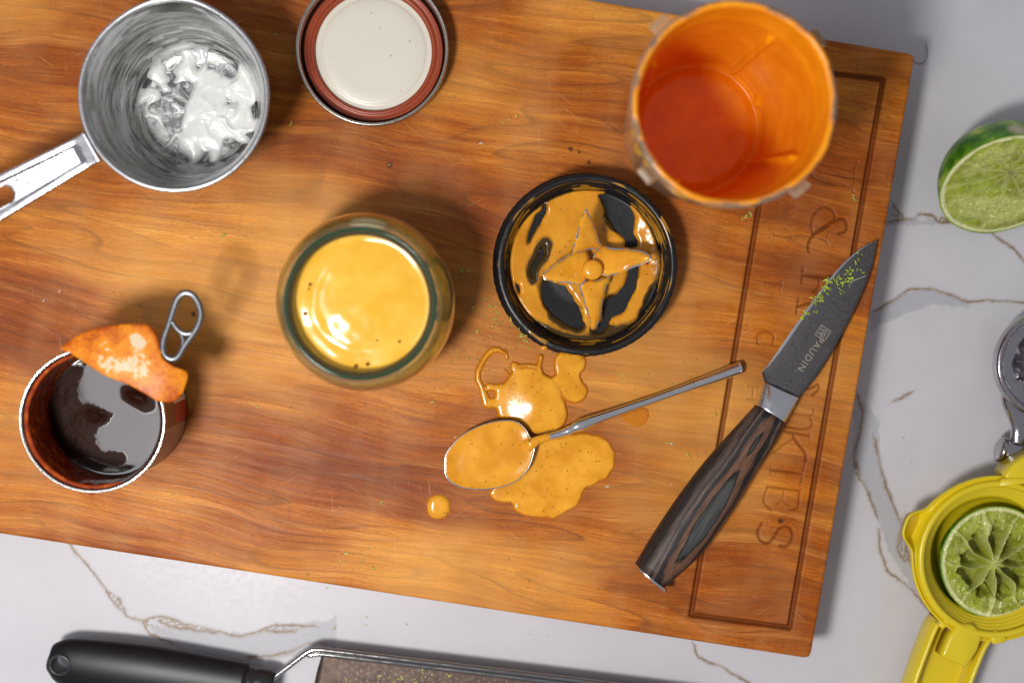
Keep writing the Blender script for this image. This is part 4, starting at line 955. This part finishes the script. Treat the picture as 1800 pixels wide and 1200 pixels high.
    pr2 = dens(np.array([(32.35, 19), (32.35, 50), (32.15, 53), (31.0, 54.0), (31.3, 54.7), (32.3, 55.0)])+np.array([0, TB]), .6)
    V, Fc = coat(pr2, c, film, 300); o = mesh('sauce_film', V, Fc, rf_); tag(o, 'translucent red brown sauce film on the inside wall of the tin can', 'sauce')
    # peeled lid and ring
    zl = TB+62
    out = smoothloop(PP(Z6((300,378),(345,338),(430,292),(560,262),(690,254),(745,263),(780,300),(800,345),(806,388),(825,428),(880,468),(942,500),(930,570),(905,622),(860,646),(800,640),(740,605),(660,560),(600,538),(520,505),(430,450),(350,402)), zl), 3)
    cc = out.mean(0)
    n_ = len(out); V = []; Fc = []; ks = [1.0, .97, .9, .8, .7, .6, .5, .4, .3, .2, .1, .01]
    p0 = P(*Z6((300, 378))[0], zl)[:2]; p1 = P(*Z6((905, 600))[0], zl)[:2]; axl = (p1-p0)/np.linalg.norm(p1-p0); Ll = np.linalg.norm(p1-p0)
    for off in (0, -.28):
        for k in ks:
            for p in out:
                q = cc+(p-cc)*k; u = ((q-p0)@axl)/Ll; v_ = (q-p0)@np.array([-axl[1], axl[0]])
                dz = 5.0*math.sin(math.pi*min(max(u*.9, 0), 1))*.6-.06*max(0, v_-4)**1.25+2.4*u-3.0*max(0, u-.85)*6*.5+.15*math.sin(u*30)*.3
                if k == 1.0: dz -= .25
                V.append([q[0], q[1], zl-1.2+dz+off])
    R_ = len(ks)
    for b in (0, R_*n_):
        for r in range(R_-1):
            for i in range(n_):
                f = (b+r*n_+i, b+r*n_+(i+1) % n_, b+(r+1)*n_+(i+1) % n_, b+(r+1)*n_+i); Fc.append(f if b == 0 else f[::-1])
    for i in range(n_): Fc.append((i, R_*n_+i, R_*n_+(i+1) % n_, (i+1) % n_))
    m = M('stained_lid'); v = m.co(); n1 = m.noise(v, .085, 3, .55); n2 = m.noise(v, .45, 3, .6)
    s_ = m.math('ADD', m.math('MULTIPLY', n1, .75), m.math('MULTIPLY', n2, .35))
    s_ = m.math('ADD', s_, m.math('MULTIPLY', m.attr('rimward'), .14))
    lidm = m.p(Base_Color=m.ramp(s_, [(.485, (.68, .53, .33)), (.505, (.66, .42, .17)), (.52, (.74, .27, .010)), (.64, (.66, .18, .004)), (.76, (.42, .07, .003))]),
               Roughness=.4, Specular_IOR_Level=.25, Normal=m.bump(n2, .04, .2))
    edge_ = np.array(([k for k in ks for _ in range(n_)])*2)**2
    mesh('peeled_lid', V, Fc, lidm, t, attrs=dict(rimward=edge_))
    rv = P(*Z6((788, 402))[0], zl+1.5); V, Fc = revolve(np.array([(2.4, -1.5), (2.3, -.2), (1.9, .3), (1.2, .1), (.01, .0)])+np.array([0, rv[2]]), rv, 24)
    mesh('rivet', V, Fc, plain('stained_rivet', (.62, .22, .02), .25), t)
    def zr_(y): return TB+61.5+9*np.clip((435-y)/340, 0, 1)
    def ring(pts, rad, name='pull_tab'):
        q = smoothloop(np.array(pts, float), 4); W = np.array([P(*Z6((a, b))[0], zr_(b)) for a, b in q]); W = np.vstack([W, W[:2]])
        return tube(W, rad, 12, .75, caps=False)
    o1 = ring([(925,100),(965,108),(995,150),(1008,205),(995,260),(965,310),(925,365),(900,410),(870,432),(835,420),(818,385),(822,330),(845,265),(868,190),(890,130)], 1.5)
    W = smoothprof(np.array([P(*Z6((a, b))[0], zr_(b)) for a, b in ((862,240),(885,275),(915,300),(950,305),(975,292))]), 4); o2 = tube(W, 1.2, 12, .75)
    W = smoothprof(np.array([P(*Z6((a, b))[0], zr_(b)) for a, b in ((905,300),(918,330),(915,370),(895,405))]), 4); o3 = tube(W, 1.0, 12, .7)
    V, Fc = join(o1, o2, o3); mesh('pull_tab', V, Fc, steel('tab_metal', (.24, .25, .26), .34), t)
    # sticky dab under the rim
    p = P(158, 866, TB+52); V, Fc = revolve(smoothprof([(2.3, -1.2), (2.6, -.4), (2.0, .5), (.9, .8), (.01, .8)], 3)*np.array([1, 1])+np.array([0, TB+53]), P(160, 861, TB+53), 20)
    o = mesh('sauce_dab', V, Fc, rf_); tag(o, 'dark red sauce dab hanging outside the lower rim of the tin can', 'sauce')
can()

# ================================================================== LIMES
RIND = None
def rind():
    m = M('lime_rind'); v = m.co(); n = m.noise(v, .07, 4, .6); p = m.vor(v, .9)
    c = m.ramp(n, [(.38, (.032, .125, .006)), (.50, (.085, .24, .010)), (.60, (.33, .46, .025)), (.72, (.52, .58, .08))])
    c = m.mix(m.attr('scar'), c, (.46, .40, .27))
    return m.p(Base_Color=c, Roughness=.30, Normal=m.bump(p, .25, .35), Subsurface_Weight=.1, Subsurface_Radius=(.6, 1, .2), Subsurface_Scale=.002)
RIND = rind()
fm_ = M('lime_flesh'); _v = fm_.co()
FLESH = fm_.p(Base_Color=fm_.mix(fm_.ramp(fm_.vor(fm_.co((.7, .7, .7)), 1.0), [(.1, .12), (.5, 0.0)]), fm_.attr('tint', 'Color'), (.72, .74, .42)), Roughness=.22, Subsurface_Weight=.15, Subsurface_Radius=(.9, 1, .3), Subsurface_Scale=.002,
              Normal=fm_.bump(fm_.vor(fm_.co((1.0, 1.0, 1.0)), 1.0), .55, .7), Coat_Weight=.15, Coat_Roughness=.06)
def mixc(a, b, k): k = np.clip(k, 0, 1)[..., None]; return a*(1-k)+b*k
def lime_half(label, c, R, normal, spin, squeezed, nseg, off, group):
    t = thing('lime_half', label, 'lime', (c[0], c[1], c[2]), group)
    n = Vector(normal).normalized(); q = Vector((0, 0, 1)).rotation_difference(n)
    t.rotation_mode = 'QUATERNION'; t.rotation_quaternion = q; t['o_mm'] = [0, 0, 0]
    nr, nt = 130, 420; rs = np.linspace(.004, 1, nr); th = np.linspace(0, 2*np.pi, nt, endpoint=False)
    r, a = np.meshgrid(rs, th); X, Y = r*np.cos(a), r*np.sin(a)
    xx, yy = X-off[0]*(1-r**2), Y-off[1]*(1-r**2)
    pa = np.arctan2(yy, xx)+spin+.10*noise(X*3, Y*3, 1)*2; pr_ = np.hypot(xx, yy)
    ph = (pa/(2*np.pi)*nseg) % 1.0; md = np.minimum(ph, 1-ph)/nseg*2*np.pi*np.maximum(pr_, .05)      # distance to a membrane
    flesh = np.array([.34, .40, .022]); deep = np.array([.22, .25, .006]); pale = np.array([.50, .52, .17]); pith = np.array([.70, .70, .36])
    k = fbm(X*5, Y*5, 3, 4, 4)
    C = mixc(np.broadcast_to(flesh, X.shape+(3,)), deep, .5+1.6*k); C = mixc(C, pale, .9*fbm(X*9, Y*9, 8, 3, 9)+.1)
    if squeezed:
        seg = np.clip(md/.075, 0, 1); cav = np.clip((.66+.10*noise(np.cos(a)*4, np.sin(a)*4, 2)+.07*noise(X*12, Y*12, 2)-r)/.14, 0, 1)*np.clip((r-.10)/.2, 0, 1)
        Z = -R*.33*cav*seg**.8+R*.05*k+.5*fbm(X*16, Y*16, 5, 2); wdt = .034+.06*np.exp(-((r-.45)/.22)**2)*(noise(np.floor(pa/(2*np.pi)*nseg+.5), 1.5, 0)*.5+.6)
        C = mixc(C, pale*1.05, 1-md/wdt); C = mixc(C, np.array([.29, .30, .035]), cav*seg*.8)
        Z += R*.04*np.clip(1-md/wdt, 0, 1)
    else:
        C = mixc(C, pale, (1-md/.04)*.6); Z = R*.03*k-R*.05*np.clip(1-r/.15, 0, 1)+.45*fbm(X*14, Y*14, 1, 3)
        mush = np.clip(1.5*noise(X*2.2+.6, Y*2.2, 4, 3)+.55, 0, 1)*np.clip((.88-r)/.2, 0, 1)
        st = noise(X*3+Y*9, Y*3-X*2, 6, 2); C = mixc(C, np.array([.52, .54, .17]), mush*.8); Z += mush*(1.5*st+1.6*fbm(X*7+Y*4, Y*18, 2, 3))
        C = mixc(C, np.array([.16, .14, .05]), np.exp(-((xx)**2+(yy)**2)/.0022)*1.0)
    C = mixc(C, pith, (r-.905)/.03); C = mixc(C, np.array([.22, .36, .03]), (r-.965)/.02)
    Z = Z*np.clip((1-r)/.08, 0, 1)
    V = np.stack([X*R, Y*R, Z], -1).reshape(-1, 3)
    Fc = [(i*nr+j, i*nr+j+1, ((i+1) % nt)*nr+j+1, ((i+1) % nt)*nr+j) for i in range(nt) for j in range(nr-1)]
    Fc.append(tuple(i*nr for i in range(nt))[::-1])
    mesh('flesh', V, Fc, FLESH, t, attrs=dict(tint=C.reshape(-1, 3)))
    # rind: hemisphere below the cut, with a nub at its end
    m = 40; al = np.linspace(0, np.pi/2, m); nt = 120; th = np.linspace(0, 2*np.pi, nt, endpoint=False); Al, Th = np.meshgrid(al, th)
    nub = R*.07*np.exp(-((np.pi/2-Al)/.16)**2); Rr = R*(1+.012*noise(np.cos(Th)*2, np.sin(Th)*2, Al*2))+nub
    V = np.stack([Rr*np.cos(Al)*np.cos(Th), Rr*np.cos(Al)*np.sin(Th), -Rr*np.sin(Al)*(.86 if squeezed else 1.0)], -1)
    sc = np.zeros(Al.shape)
    if not squeezed:                                   # corky scar on the flank that is seen
        d = V/np.linalg.norm(V, axis=-1)[..., None]; sc = np.clip(1.6-((d-np.array(SCAR))**2).sum(-1)/.022+.8*noise(d[..., 0]*9, d[..., 1]*9, d[..., 2]*9), 0, 1)
    Fc = [(i*m+j, ((i+1) % nt)*m+j, ((i+1) % nt)*m+j+1, i*m+j+1) for i in range(nt) for j in range(m-1)]
    mesh('rind', V.reshape(-1, 3), [f[::-1] for f in Fc], RIND, t, attrs=dict(scar=sc.ravel()))
nL = Vector((.04, -.70, .715)).normalized(); qi = Vector((0, 0, 1)).rotation_difference(nL).inverted()
SCAR = tuple(qi @ Vector((-.02, .80, .60)).normalized())
cl_ = P(1766, 326, 33); lime_half('cut lime half with bright juicy flesh and dark green rind lying on the bare counter', cl_, 33.4, nL, .4, False, 10, (.02, .28), 'lime halves')
ZS = 23.0
cs_ = P(1751, 988, ZS); lime_half('squeezed out lime half with a star of pale membranes, sitting in the yellow squeezer', cs_, 29.8, (0.03, 0.02, 1), .25, True, 9, (-.03, -.02), 'lime halves')

# ================================================================== YELLOW SQUEEZER
def ZQ(*p): return [(x/3.16+1580, y/3.16+820) for x, y in p]
def squeezer():
    zr = 33.0; c = P(1752, 983, zr)
    t = thing('citrus_squeezer', 'yellow enamelled hand squeezer with a pouring lip, lying open on the counter', 'squeezer', (c[0], c[1], 0))
    YE = M('yellow_enamel'); v = YE.co(); n = YE.noise(v, .05, 4)
    YE = YE.p(Base_Color=YE.mix(n, (.66, .50, .008), (.74, .575, .014)), Roughness=YE.ramp(YE.noise(v, .4, 3), [(.3, .30), (.7, .40)]), Normal=YE.bump(YE.noise(v, .9, 3), .12, .2), Coat_Weight=.15)
    pr = dens(smoothprof([(.01, 2.0), (15, 3), (26, 8.5), (33, 17), (36.5, 26), (37.3, 29.3), (38.3, 29.8), (38.5, 33.2), (39.3, 34.0), (41.0, 33.6), (41.4, 32.6), (41.5, 30.0), (42.2, 29.7), (42.5, 31.2), (43.2, 31.8), (43.8, 31.2), (43.6, 28.5), (41, 22), (36, 13), (28, 5), (14, .6), (.01, .4)], 3), .8)
    # inner wall with steps
    pr_in = []
    for i in range(5): r = 31.4+i*1.35; z = 22.5+i*1.9; pr_in += [(r, z), (r+.95, z+.15), (r+1.15, z+1.7)]
    pin = np.array([(.01, 1.6), (14, 2.6), (25, 8.0), (30.6, 16), (31.2, 20)]+pr_in+[(37.9, 31.8), (38.3, 33.3), (39.3, 34.0), (41.0, 33.6), (41.4, 32.6), (41.5, 30.0), (42.2, 29.7), (42.5, 31.2), (43.2, 31.8), (43.8, 31.2), (43.6, 28.5), (41, 22), (36, 13), (28, 5), (14, .6), (.01, .4)])
    def rf(R, Z, th):
        b = np.exp(-(np.angle(np.exp(1j*(th-math.radians(159))))/.20)**4)*6.2+np.exp(-(np.angle(np.exp(1j*(th-math.radians(152))))/.42)**2)*1.8
        return R+np.where(R > 41.6, b, 0)*np.clip((Z-15)/12, 0, 1), Z-np.where((R > 41.45) & (R < 42.4), b*.9, 0)
    V, Fc = revolve(pin, c, 200, rfun=rf); mesh('strainer_bowl', V, Fc, YE, t)
    # small drain holes are hidden by the lime; handle
    def poly(pts, z): return smoothloop(PP(ZQ(*pts), z), 3)
    L0 = PP(ZQ((190,880),(62,1230),(-60,1560)), 24); R0 = PP(ZQ((520,960),(430,1200),(290,1560)), 24)
    base = np.vstack([L0, R0[::-1]]); V, Fc = plate(base, 10, 15.0, .5); mesh('handle', V, Fc, YE, t, smooth=False)
    def wall(Q, wd, z1, nm):
        q = smoothprof(Q, 6); V, Fc = tube(np.hstack([q, np.full((len(q), 1), (z1+8)/2)]), wd, 16, (z1-8)/2/wd)
        mesh(nm, V, Fc, YE, t)
    wall(PP(ZQ((232,865),(205,900),(160,1010),(95,1190),(-20,1560)), 26), 2.7, 27, 'handle_wall')
    wall(PP(ZQ((512,960),(480,1010),(450,1080),(400,1210),(280,1560)), 26), 2.7, 26, 'handle_wall')
    zt = PP(ZQ((330,870),(470,925),(385,1105),(345,1100),(255,1060),(242,1030)), 33); V, Fc = plate(smoothloop(zt, 2), 22, 33.5, 1.6); mesh('stop_tab', V, Fc, YE, t)
    k = PP(ZQ((270,838),(300,835),(285,885),(245,905),(225,880)), 32); V, Fc = plate(k, 24, 31, .8); mesh('rim_step', V, Fc, YE, t)
    k = PP(ZQ((530,905),(600,925),(590,975),(525,985),(510,960)), 32); V, Fc = plate(k, 24, 32.5, .8); mesh('rim_step', V, Fc, YE, t)
    # hinge block towards the metal arm
    k = PP(ZQ((590,62),(615,5),(700,-60),(860,-120),(900,60),(760,90),(640,75)), 34); V, Fc = plate(smoothloop(k, 2), 18, 34.5, 1.5); mesh('hinge_block', V, Fc, YE, t)
    k = PP(ZQ((560,108),(575,66),(700,60),(860,70),(860,120),(700,95)), 35); V, Fc = plate(k, 28, 35.4, .8); mesh('hinge_lug', V, Fc, YE, t)
squeezer()

# ================================================================== METAL STRAINER AT THE EDGE
def press():
    zr = 24.0; c = P(1848, 640, zr)
    t = thing('metal_strainer', 'dark polished metal strainer dish with fluted centre and a round barrel end', 'strainer', (c[0], c[1], 0))
    DS = steel('dark_chrome', (.52, .50, .52), .13, .12)
    pr = smoothprof([(28.0, 15), (28.9, 18), (28.9, 22), (28.0, 24), (26.6, 24.2), (25.8, 23.2), (24.6, 21.4), (23.4, 20.8), (20, 20.2), (18.6, 19.6), (16.8, 16), (10, 8), (.01, 6)], 3)
    def rf(R, Z, th): 
        f = np.clip((19.5-R)/3, 0, 1)*np.clip((R-5)/4, 0, 1)
        return R, Z+f*3.6*(np.abs(((th*9/np.pi) % 2)-1)-.5)*2
    V, Fc = revolve(pr, c, 180, rfun=rf); mesh('dish', V, Fc, DS, t)
    V, Fc = revolve(smoothprof([(28.0, 15), (20, 6), (10, 1), (.01, .4)], 3), c, 64); mesh('dish_underside', V, Fc, DS, t)
    path = [P(*q, z) for q, z in (((1782, 668), 16), ((1783, 700), 16), ((1789, 728), 15), ((1793, 752), 14.5), ((1792, 782), 14))]
    rq = smoothprof(np.array([[5.5, 0], [7, 0], [5.6, 0], [4.8, 0], [5.4, 0]]), 6)[:, 0]
    V, Fc = tube(smoothprof(np.array(path), 6), rq, 24, .7); mesh('neck', V, Fc, DS, t)
    a = P(1753, 788, 14); b = P(1798, 800, 14); q = np.array([a+(b-a)*k for k in (0, .02, .07, .16, .2, .24, .8, 1.0)]); V, Fc = tube(q, [3.6, 5.4, 6.5, 6.9, 6.5, 6.9, 6.9, 6.6], 28); mesh('barrel', V, Fc, DS, t)
press()

# ================================================================== RASP GRATER
def grater():
    t0 = P(300, 1175, 0); t = thing('rasp_grater', 'long rasp grater with a soft black handle and zest caught in its steel teeth', 'grater', (t0[0], t0[1], 0))
    zc = 15.0
    sec = [(84,1158,8),(88,1159,22),(98,1160,34),(118,1163,43),(150,1168,47),(200,1175,50),(260,1183,51),(330,1193,49),(400,1203,46),(430,1208,45)]
    V = []; seg = 32; pts = [P(x, y, zc) for x, y, r in sec]
    pth = smoothprof(np.array(pts), 4); rr_ = smoothprof(np.array([[r, 0] for *_, r in sec]), 4)[:, 0]*.2985
    V, Fc = tube(pth, rr_, seg, .52)
    hm = plain('soft_black_rubber', (.008, .006, .007), .38, bumpy=.10, vary=.3, ns=.08, Specular_IOR_Level=.3)
    h = mesh('handle', V, Fc, hm, t)
    hc = P(112, 1162, zc); v2, f2 = revolve([(4.6, -20), (4.6, 30)], hc, 32); n = len(v2); f2 += [tuple(range(0, n, 2))[::-1], tuple(range(1, n, 2))]
    cut = mesh('cut', v2, f2, hm, t, smooth=False)
    bmod = h.modifiers.new('b', 'BOOLEAN'); bmod.operation = 'DIFFERENCE'; bmod.object = cut; bmod.solver = 'EXACT'
    bpy.context.view_layer.update(); dg = bpy.context.evaluated_depsgraph_get(); me = bpy.data.meshes.new_from_object(h.evaluated_get(dg)); h.modifiers.clear(); h.data = me
    me.name = 'handle'; bpy.data.objects.remove(cut)
    V, Fc = revolve(np.array(smoothprof([(5.9, -1.6), (5.7, .0), (5.0, .6), (4.5, .1), (4.4, -2)], 3))+np.array([0, zc+6.6]), hc, 36); mesh('hole_rim', V, Fc, plain('hole_rim_rubber', (.03, .028, .03), .25), t)
    path = [P(428, 1208, zc), P(440, 1210, zc), P(447, 1211, zc), P(452, 1211, zc), P(472, 1214, zc), P(479, 1215, zc)]
    V, Fc = tube(path, [12.2, 12.4, 11.4, 12.2, 11.8, 10.6], 28, .6); mesh('collar', V, Fc, plain('collar_plastic', (.016, .015, .016), .22), t)
    WR = steel('frame_wire', (.40, .39, .38), .15)
    w1 = [(470,1197),(482,1189),(510,1168),(535,1149),(546,1143),(560,1141),(600,1145),(800,1169),(1000,1193),(1300,1230)]
    for dy, dz, r in ((0, 0, 1.45), (7.5, -1.2, 1.5)):
        q = smoothprof(np.array([P(x, y+(dy if x > 540 else dy*.1), 15+dz) for x, y in w1]), 4)
        V, Fc = tube(q, r, 12); mesh('frame_rod', V, Fc, WR, t)
    q = smoothprof(np.array([P(x, y, 15) for x, y in ((466,1232),(490,1250),(525,1275),(550,1284),(800,1314),(1200,1362))]), 4); V, Fc = tube(q, 1.5, 12); mesh('frame_rod', V, Fc, WR, t)
    # toothed plate, slightly crowned
    ux = P(1000, 1201, 14)[:2]-P(566, 1148, 14)[:2]; Lp = np.linalg.norm(ux); ux = ux/Lp; vx = np.array([ux[1], -ux[0]])
    o2 = P(566, 1149, 14)[:2]; us = np.concatenate([np.arange(0, 200, 2.0)]); vs = np.linspace(0, 40, 34)
    U, W = np.meshgrid(us, vs); U2 = U+np.where(U < 2, -2.2*np.sin(np.pi*W/40), 0); Zp = 12.5+1.6*np.sin(np.pi*np.clip(W/40, 0, 1))
    V = np.stack([o2[0]+ux[0]*U2+vx[0]*W, o2[1]+ux[1]*U2+vx[1]*W, Zp], -1).reshape(-1, 3)
    ny, nx = U.shape; idx = np.arange(nx*ny).reshape(ny, nx); q = np.stack([idx[:-1, :-1], idx[:-1, 1:], idx[1:, 1:], idx[1:, :-1]], -1).reshape(-1, 4)
    pm = plain('rasp_steel', (.075, .048, .036), .5, metal=.6, vary=.4); pl = mesh('rasp_plate', V, q.tolist(), pm, t)
    md = pl.modifiers.new('thick', 'SOLIDIFY'); md.thickness = .8*S
    parts = []; hole = []
    for i in range(44):
        for j in range(11):
            u = 10.5+i*2.95; w_ = 2.6+j*3.3+(1.65 if i % 2 else 0)
            if w_ > 38: continue
            z = 12.5+1.6*math.sin(math.pi*w_/40); cx, cy = o2+ux*u+vx*w_
            # arched tooth standing over its opening
            a = [(-.95, 0, .02), (-.8, 0, .65), (-.32, 0, 1.1), (.32, 0, 1.1), (.8, 0, .65), (.95, 0, .02)]; bb = [(-.75, 1.5, .0), (-.6, 1.45, .12), (-.25, 1.45, .18), (.25, 1.45, .18), (.6, 1.45, .12), (.75, 1.5, .0)]
            vv = []
            for (p_, q_, z_) in a+bb: vv.append([cx+vx[0]*p_+ux[0]*q_, cy+vx[1]*p_+ux[1]*q_, z+.03+z_])
            parts.append((np.array(vv), [(k, k+1, k+7, k+6) for k in range(5)]))
            hv = [[cx+vx[0]*p_*.62-ux[0]*(.15+q_*.75), cy+vx[1]*p_*.62-ux[1]*(.15+q_*.75), z+.06] for p_, q_ in ((-1, 0), (1, 0), (1, 1), (-1, 1))]
            hole.append((np.array(hv), [(0, 1, 2, 3)]))
    V, Fc = join(*parts); o = mesh('grater_teeth', V, Fc, plain('tooth_steel', (.62, .60, .58), .35, metal=.5), t, smooth=False); o['kind'] = 'stuff'
    V, Fc = join(*hole); o = mesh('tooth_openings', V, Fc, plain('opening_shade', (.02, .016, .012), .7), t, smooth=False); o['kind'] = 'stuff'
    return o2, ux, vx
GR = grater()

# ================================================================== ZEST, CRUMBS, HAIR
def flakes(cs, size=(.5, 1.1)):
    parts = []
    for (x, y, z) in cs:
        s = rng.uniform(*size); n = rng.integers(2, 5)
        a = rng.uniform(0, 6.28); cur = rng.uniform(-1, 1)
        W = []
        for k in range(n+1):
            aa = a+cur*k*.5; W.append([x+math.cos(aa)*s*k*.45, y+math.sin(aa)*s*k*.45, z+s*.16+rng.uniform(0, .22)*s])
        parts.append(tube(np.array(W), np.array([s*rng.uniform(.16, .34) for _ in range(n+1)]), 5, .55))
    return join(*parts)
zm = M('lime_zest'); _v = zm.co(); zc_ = zm.vor(_v, .35, 'F1', 'Color')
ZEST = zm.p(Base_Color=zm.mix(zm.ramp(zc_, [(.3, 0.0), (.7, 1.0)]), (.30, .40, .03), (.62, .62, .16)), Roughness=.5)
ZESTB = plain('old_zest', (.30, .22, .05), .6, vary=.5, ns=.4); GRAIN = plain('pale_crumb', (.75, .70, .60), .5)
pts = []
for x, y in [(390,411),(393,417),(388,416),(482,61),(508,217),(685,290),(612,970),(618,972),(600,985),(660,1000),(640,985),(1002,653),(1136,658),(1263,636),(1256,722),(1210,800),(1175,775),(1320,376),(1317,372),(1310,381),(1305,388),(895,212),(886,215),(816,475),(920,590),(922,594),(917,588),(928,600),(825,478),(962,350),(1094,665),(1098,660),(1164,592),(760,703),(674,880),(815,762),(453,710),(1258,726),(1500,345),(905,205)]:
    p = P(x, y); pts += [(p[0]+rng.normal()*.4, p[1]+rng.normal()*.4, TB) for _ in range(2 if rng.random() < .5 else 1)]
for cx, cy, sx, sy, k in ((870,575,60,35,60),(900,600,45,20,35),(1000,645,120,25,22),(1130,620,90,40,22),(620,985,30,14,14),(820,480,12,18,8),(780,600,50,60,18),(1290,400,50,60,8),(700,400,300,250,50),(1000,800,300,200,30)):
    for _ in range(k):
        p = P(cx+rng.normal()*sx, cy+rng.normal()*sy); pts.append((p[0], p[1], TB))
inb = lambda q, cc, r: math.hypot(q[0]-cc[0], q[1]-cc[1]) < r
bc = P(1032, 466, TB); jc = P(652, 528, TB)
pts = [q for q in pts if not inb(q, bc, 45.5) and not inb(q, jc, 45)]
V, Fc = flakes(pts[:int(len(pts)*.35)], (.7, 1.5)); o = mesh('lime_zest', V, Fc, ZEST); tag(o, 'fine green lime zest scattered over the cutting board', 'zest', kind='stuff')
V, Fc = flakes(pts[int(len(pts)*.35):], (.4, .9)); o = mesh('zest_crumbs', V, Fc, ZESTB); tag(o, 'dry brownish crumbs scattered over the cutting board', 'crumbs', kind='stuff')
pts = [P(x, y) for x, y in ((845,250),(75,530),(107,510),(1180,850),(1182,852),(1178,778),(845,251),(800,770),(1065,853))]
V, Fc = flakes([(p[0], p[1], TB) for p in pts], (.7, 1.1)); o = mesh('pale_crumbs', V, Fc, GRAIN); tag(o, 'few white salt like grains on the cutting board', 'crumbs', kind='stuff')
# on the blade
b0 = P(1146, 1014, TB)[:2]; tp = P(1545, 422, TB)[:2]; kax = (tp-b0)/np.linalg.norm(tp-b0)
pts = []
def onblade(x, y): q = P(x, y, TB+8.2); u = (q[:2]-b0)@kax; return (q[0], q[1], TB+zb(u)+.85)
for (x, y, s, k) in ((1500,468,10,9),(1485,485,9,12),(1497,493,6,12),(1470,490,6,6),(1452,508,8,18),(1443,522,7,16),(1432,530,5,10),(1475,500,9,9),(1480,512,5,4),(1518,476,3,3),(1508,450,6,5),(1415,553,3,4),(1412,560,2,3),(1435,548,2,3),(1460,495,5,6)):
    for _ in range(k): pts.append(onblade(x+rng.normal()*s*.6, y+rng.normal()*s*.6))
V, Fc = flakes(pts, (.6, 1.5)); o = mesh('lime_zest', V, Fc, plain('fresh_zest', (.42, .52, .05), .4, vary=.5, ns=.5)); tag(o, 'bright green lime zest stuck to the dark knife blade', 'zest', kind='stuff')
W = smoothprof(np.array([onblade(1495, 496), onblade(1510, 490), onblade(1524, 484)]), 4); W[:, 2] += .3; V, Fc = tube(W, .12, 6); o = mesh('pale_fibre', V, Fc, GRAIN); tag(o, 'thin pale fibre lying across the knife blade among the zest', 'fibre')
# on the grater and the counter
o2, ux, vx = GR; pts = []
for _ in range(230):
    u = 14+abs(rng.normal())*55; w_ = rng.uniform(3, 36); q = o2+ux*u+vx*w_; pts.append((q[0], q[1], 12.9+1.6*math.sin(math.pi*w_/40)))
V, Fc = flakes(pts, (.6, 1.4)); o = mesh('lime_zest', V, Fc, ZEST); tag(o, 'green lime zest clogging the teeth of the rasp grater', 'zest', kind='stuff')
pts = [P(x, y, 0) for x, y in ((574,1032),(645,1099),(717,1098),(585,1104),(646,1083),(930,1113),(965,1117),(500,1010))]
V, Fc = flakes([(p[0], p[1], 0) for p in pts], (.7, 1.2)); o = mesh('lime_zest', V, Fc, ZEST); tag(o, 'few specks of lime zest on the white counter below the board', 'zest', kind='stuff')
W = smoothprof(np.array([P(a, b, .3) for a, b in ((1600,100),(1612,112),(1624,110),(1630,98),(1628,80))]), 5); V, Fc = tube(W, .13, 6); o = mesh('hair_strand', V, Fc, plain('dark_hair', (.06, .05, .045), .5)); tag(o, 'thin curled dark hair lying on the counter by the top right board corner', 'hair')
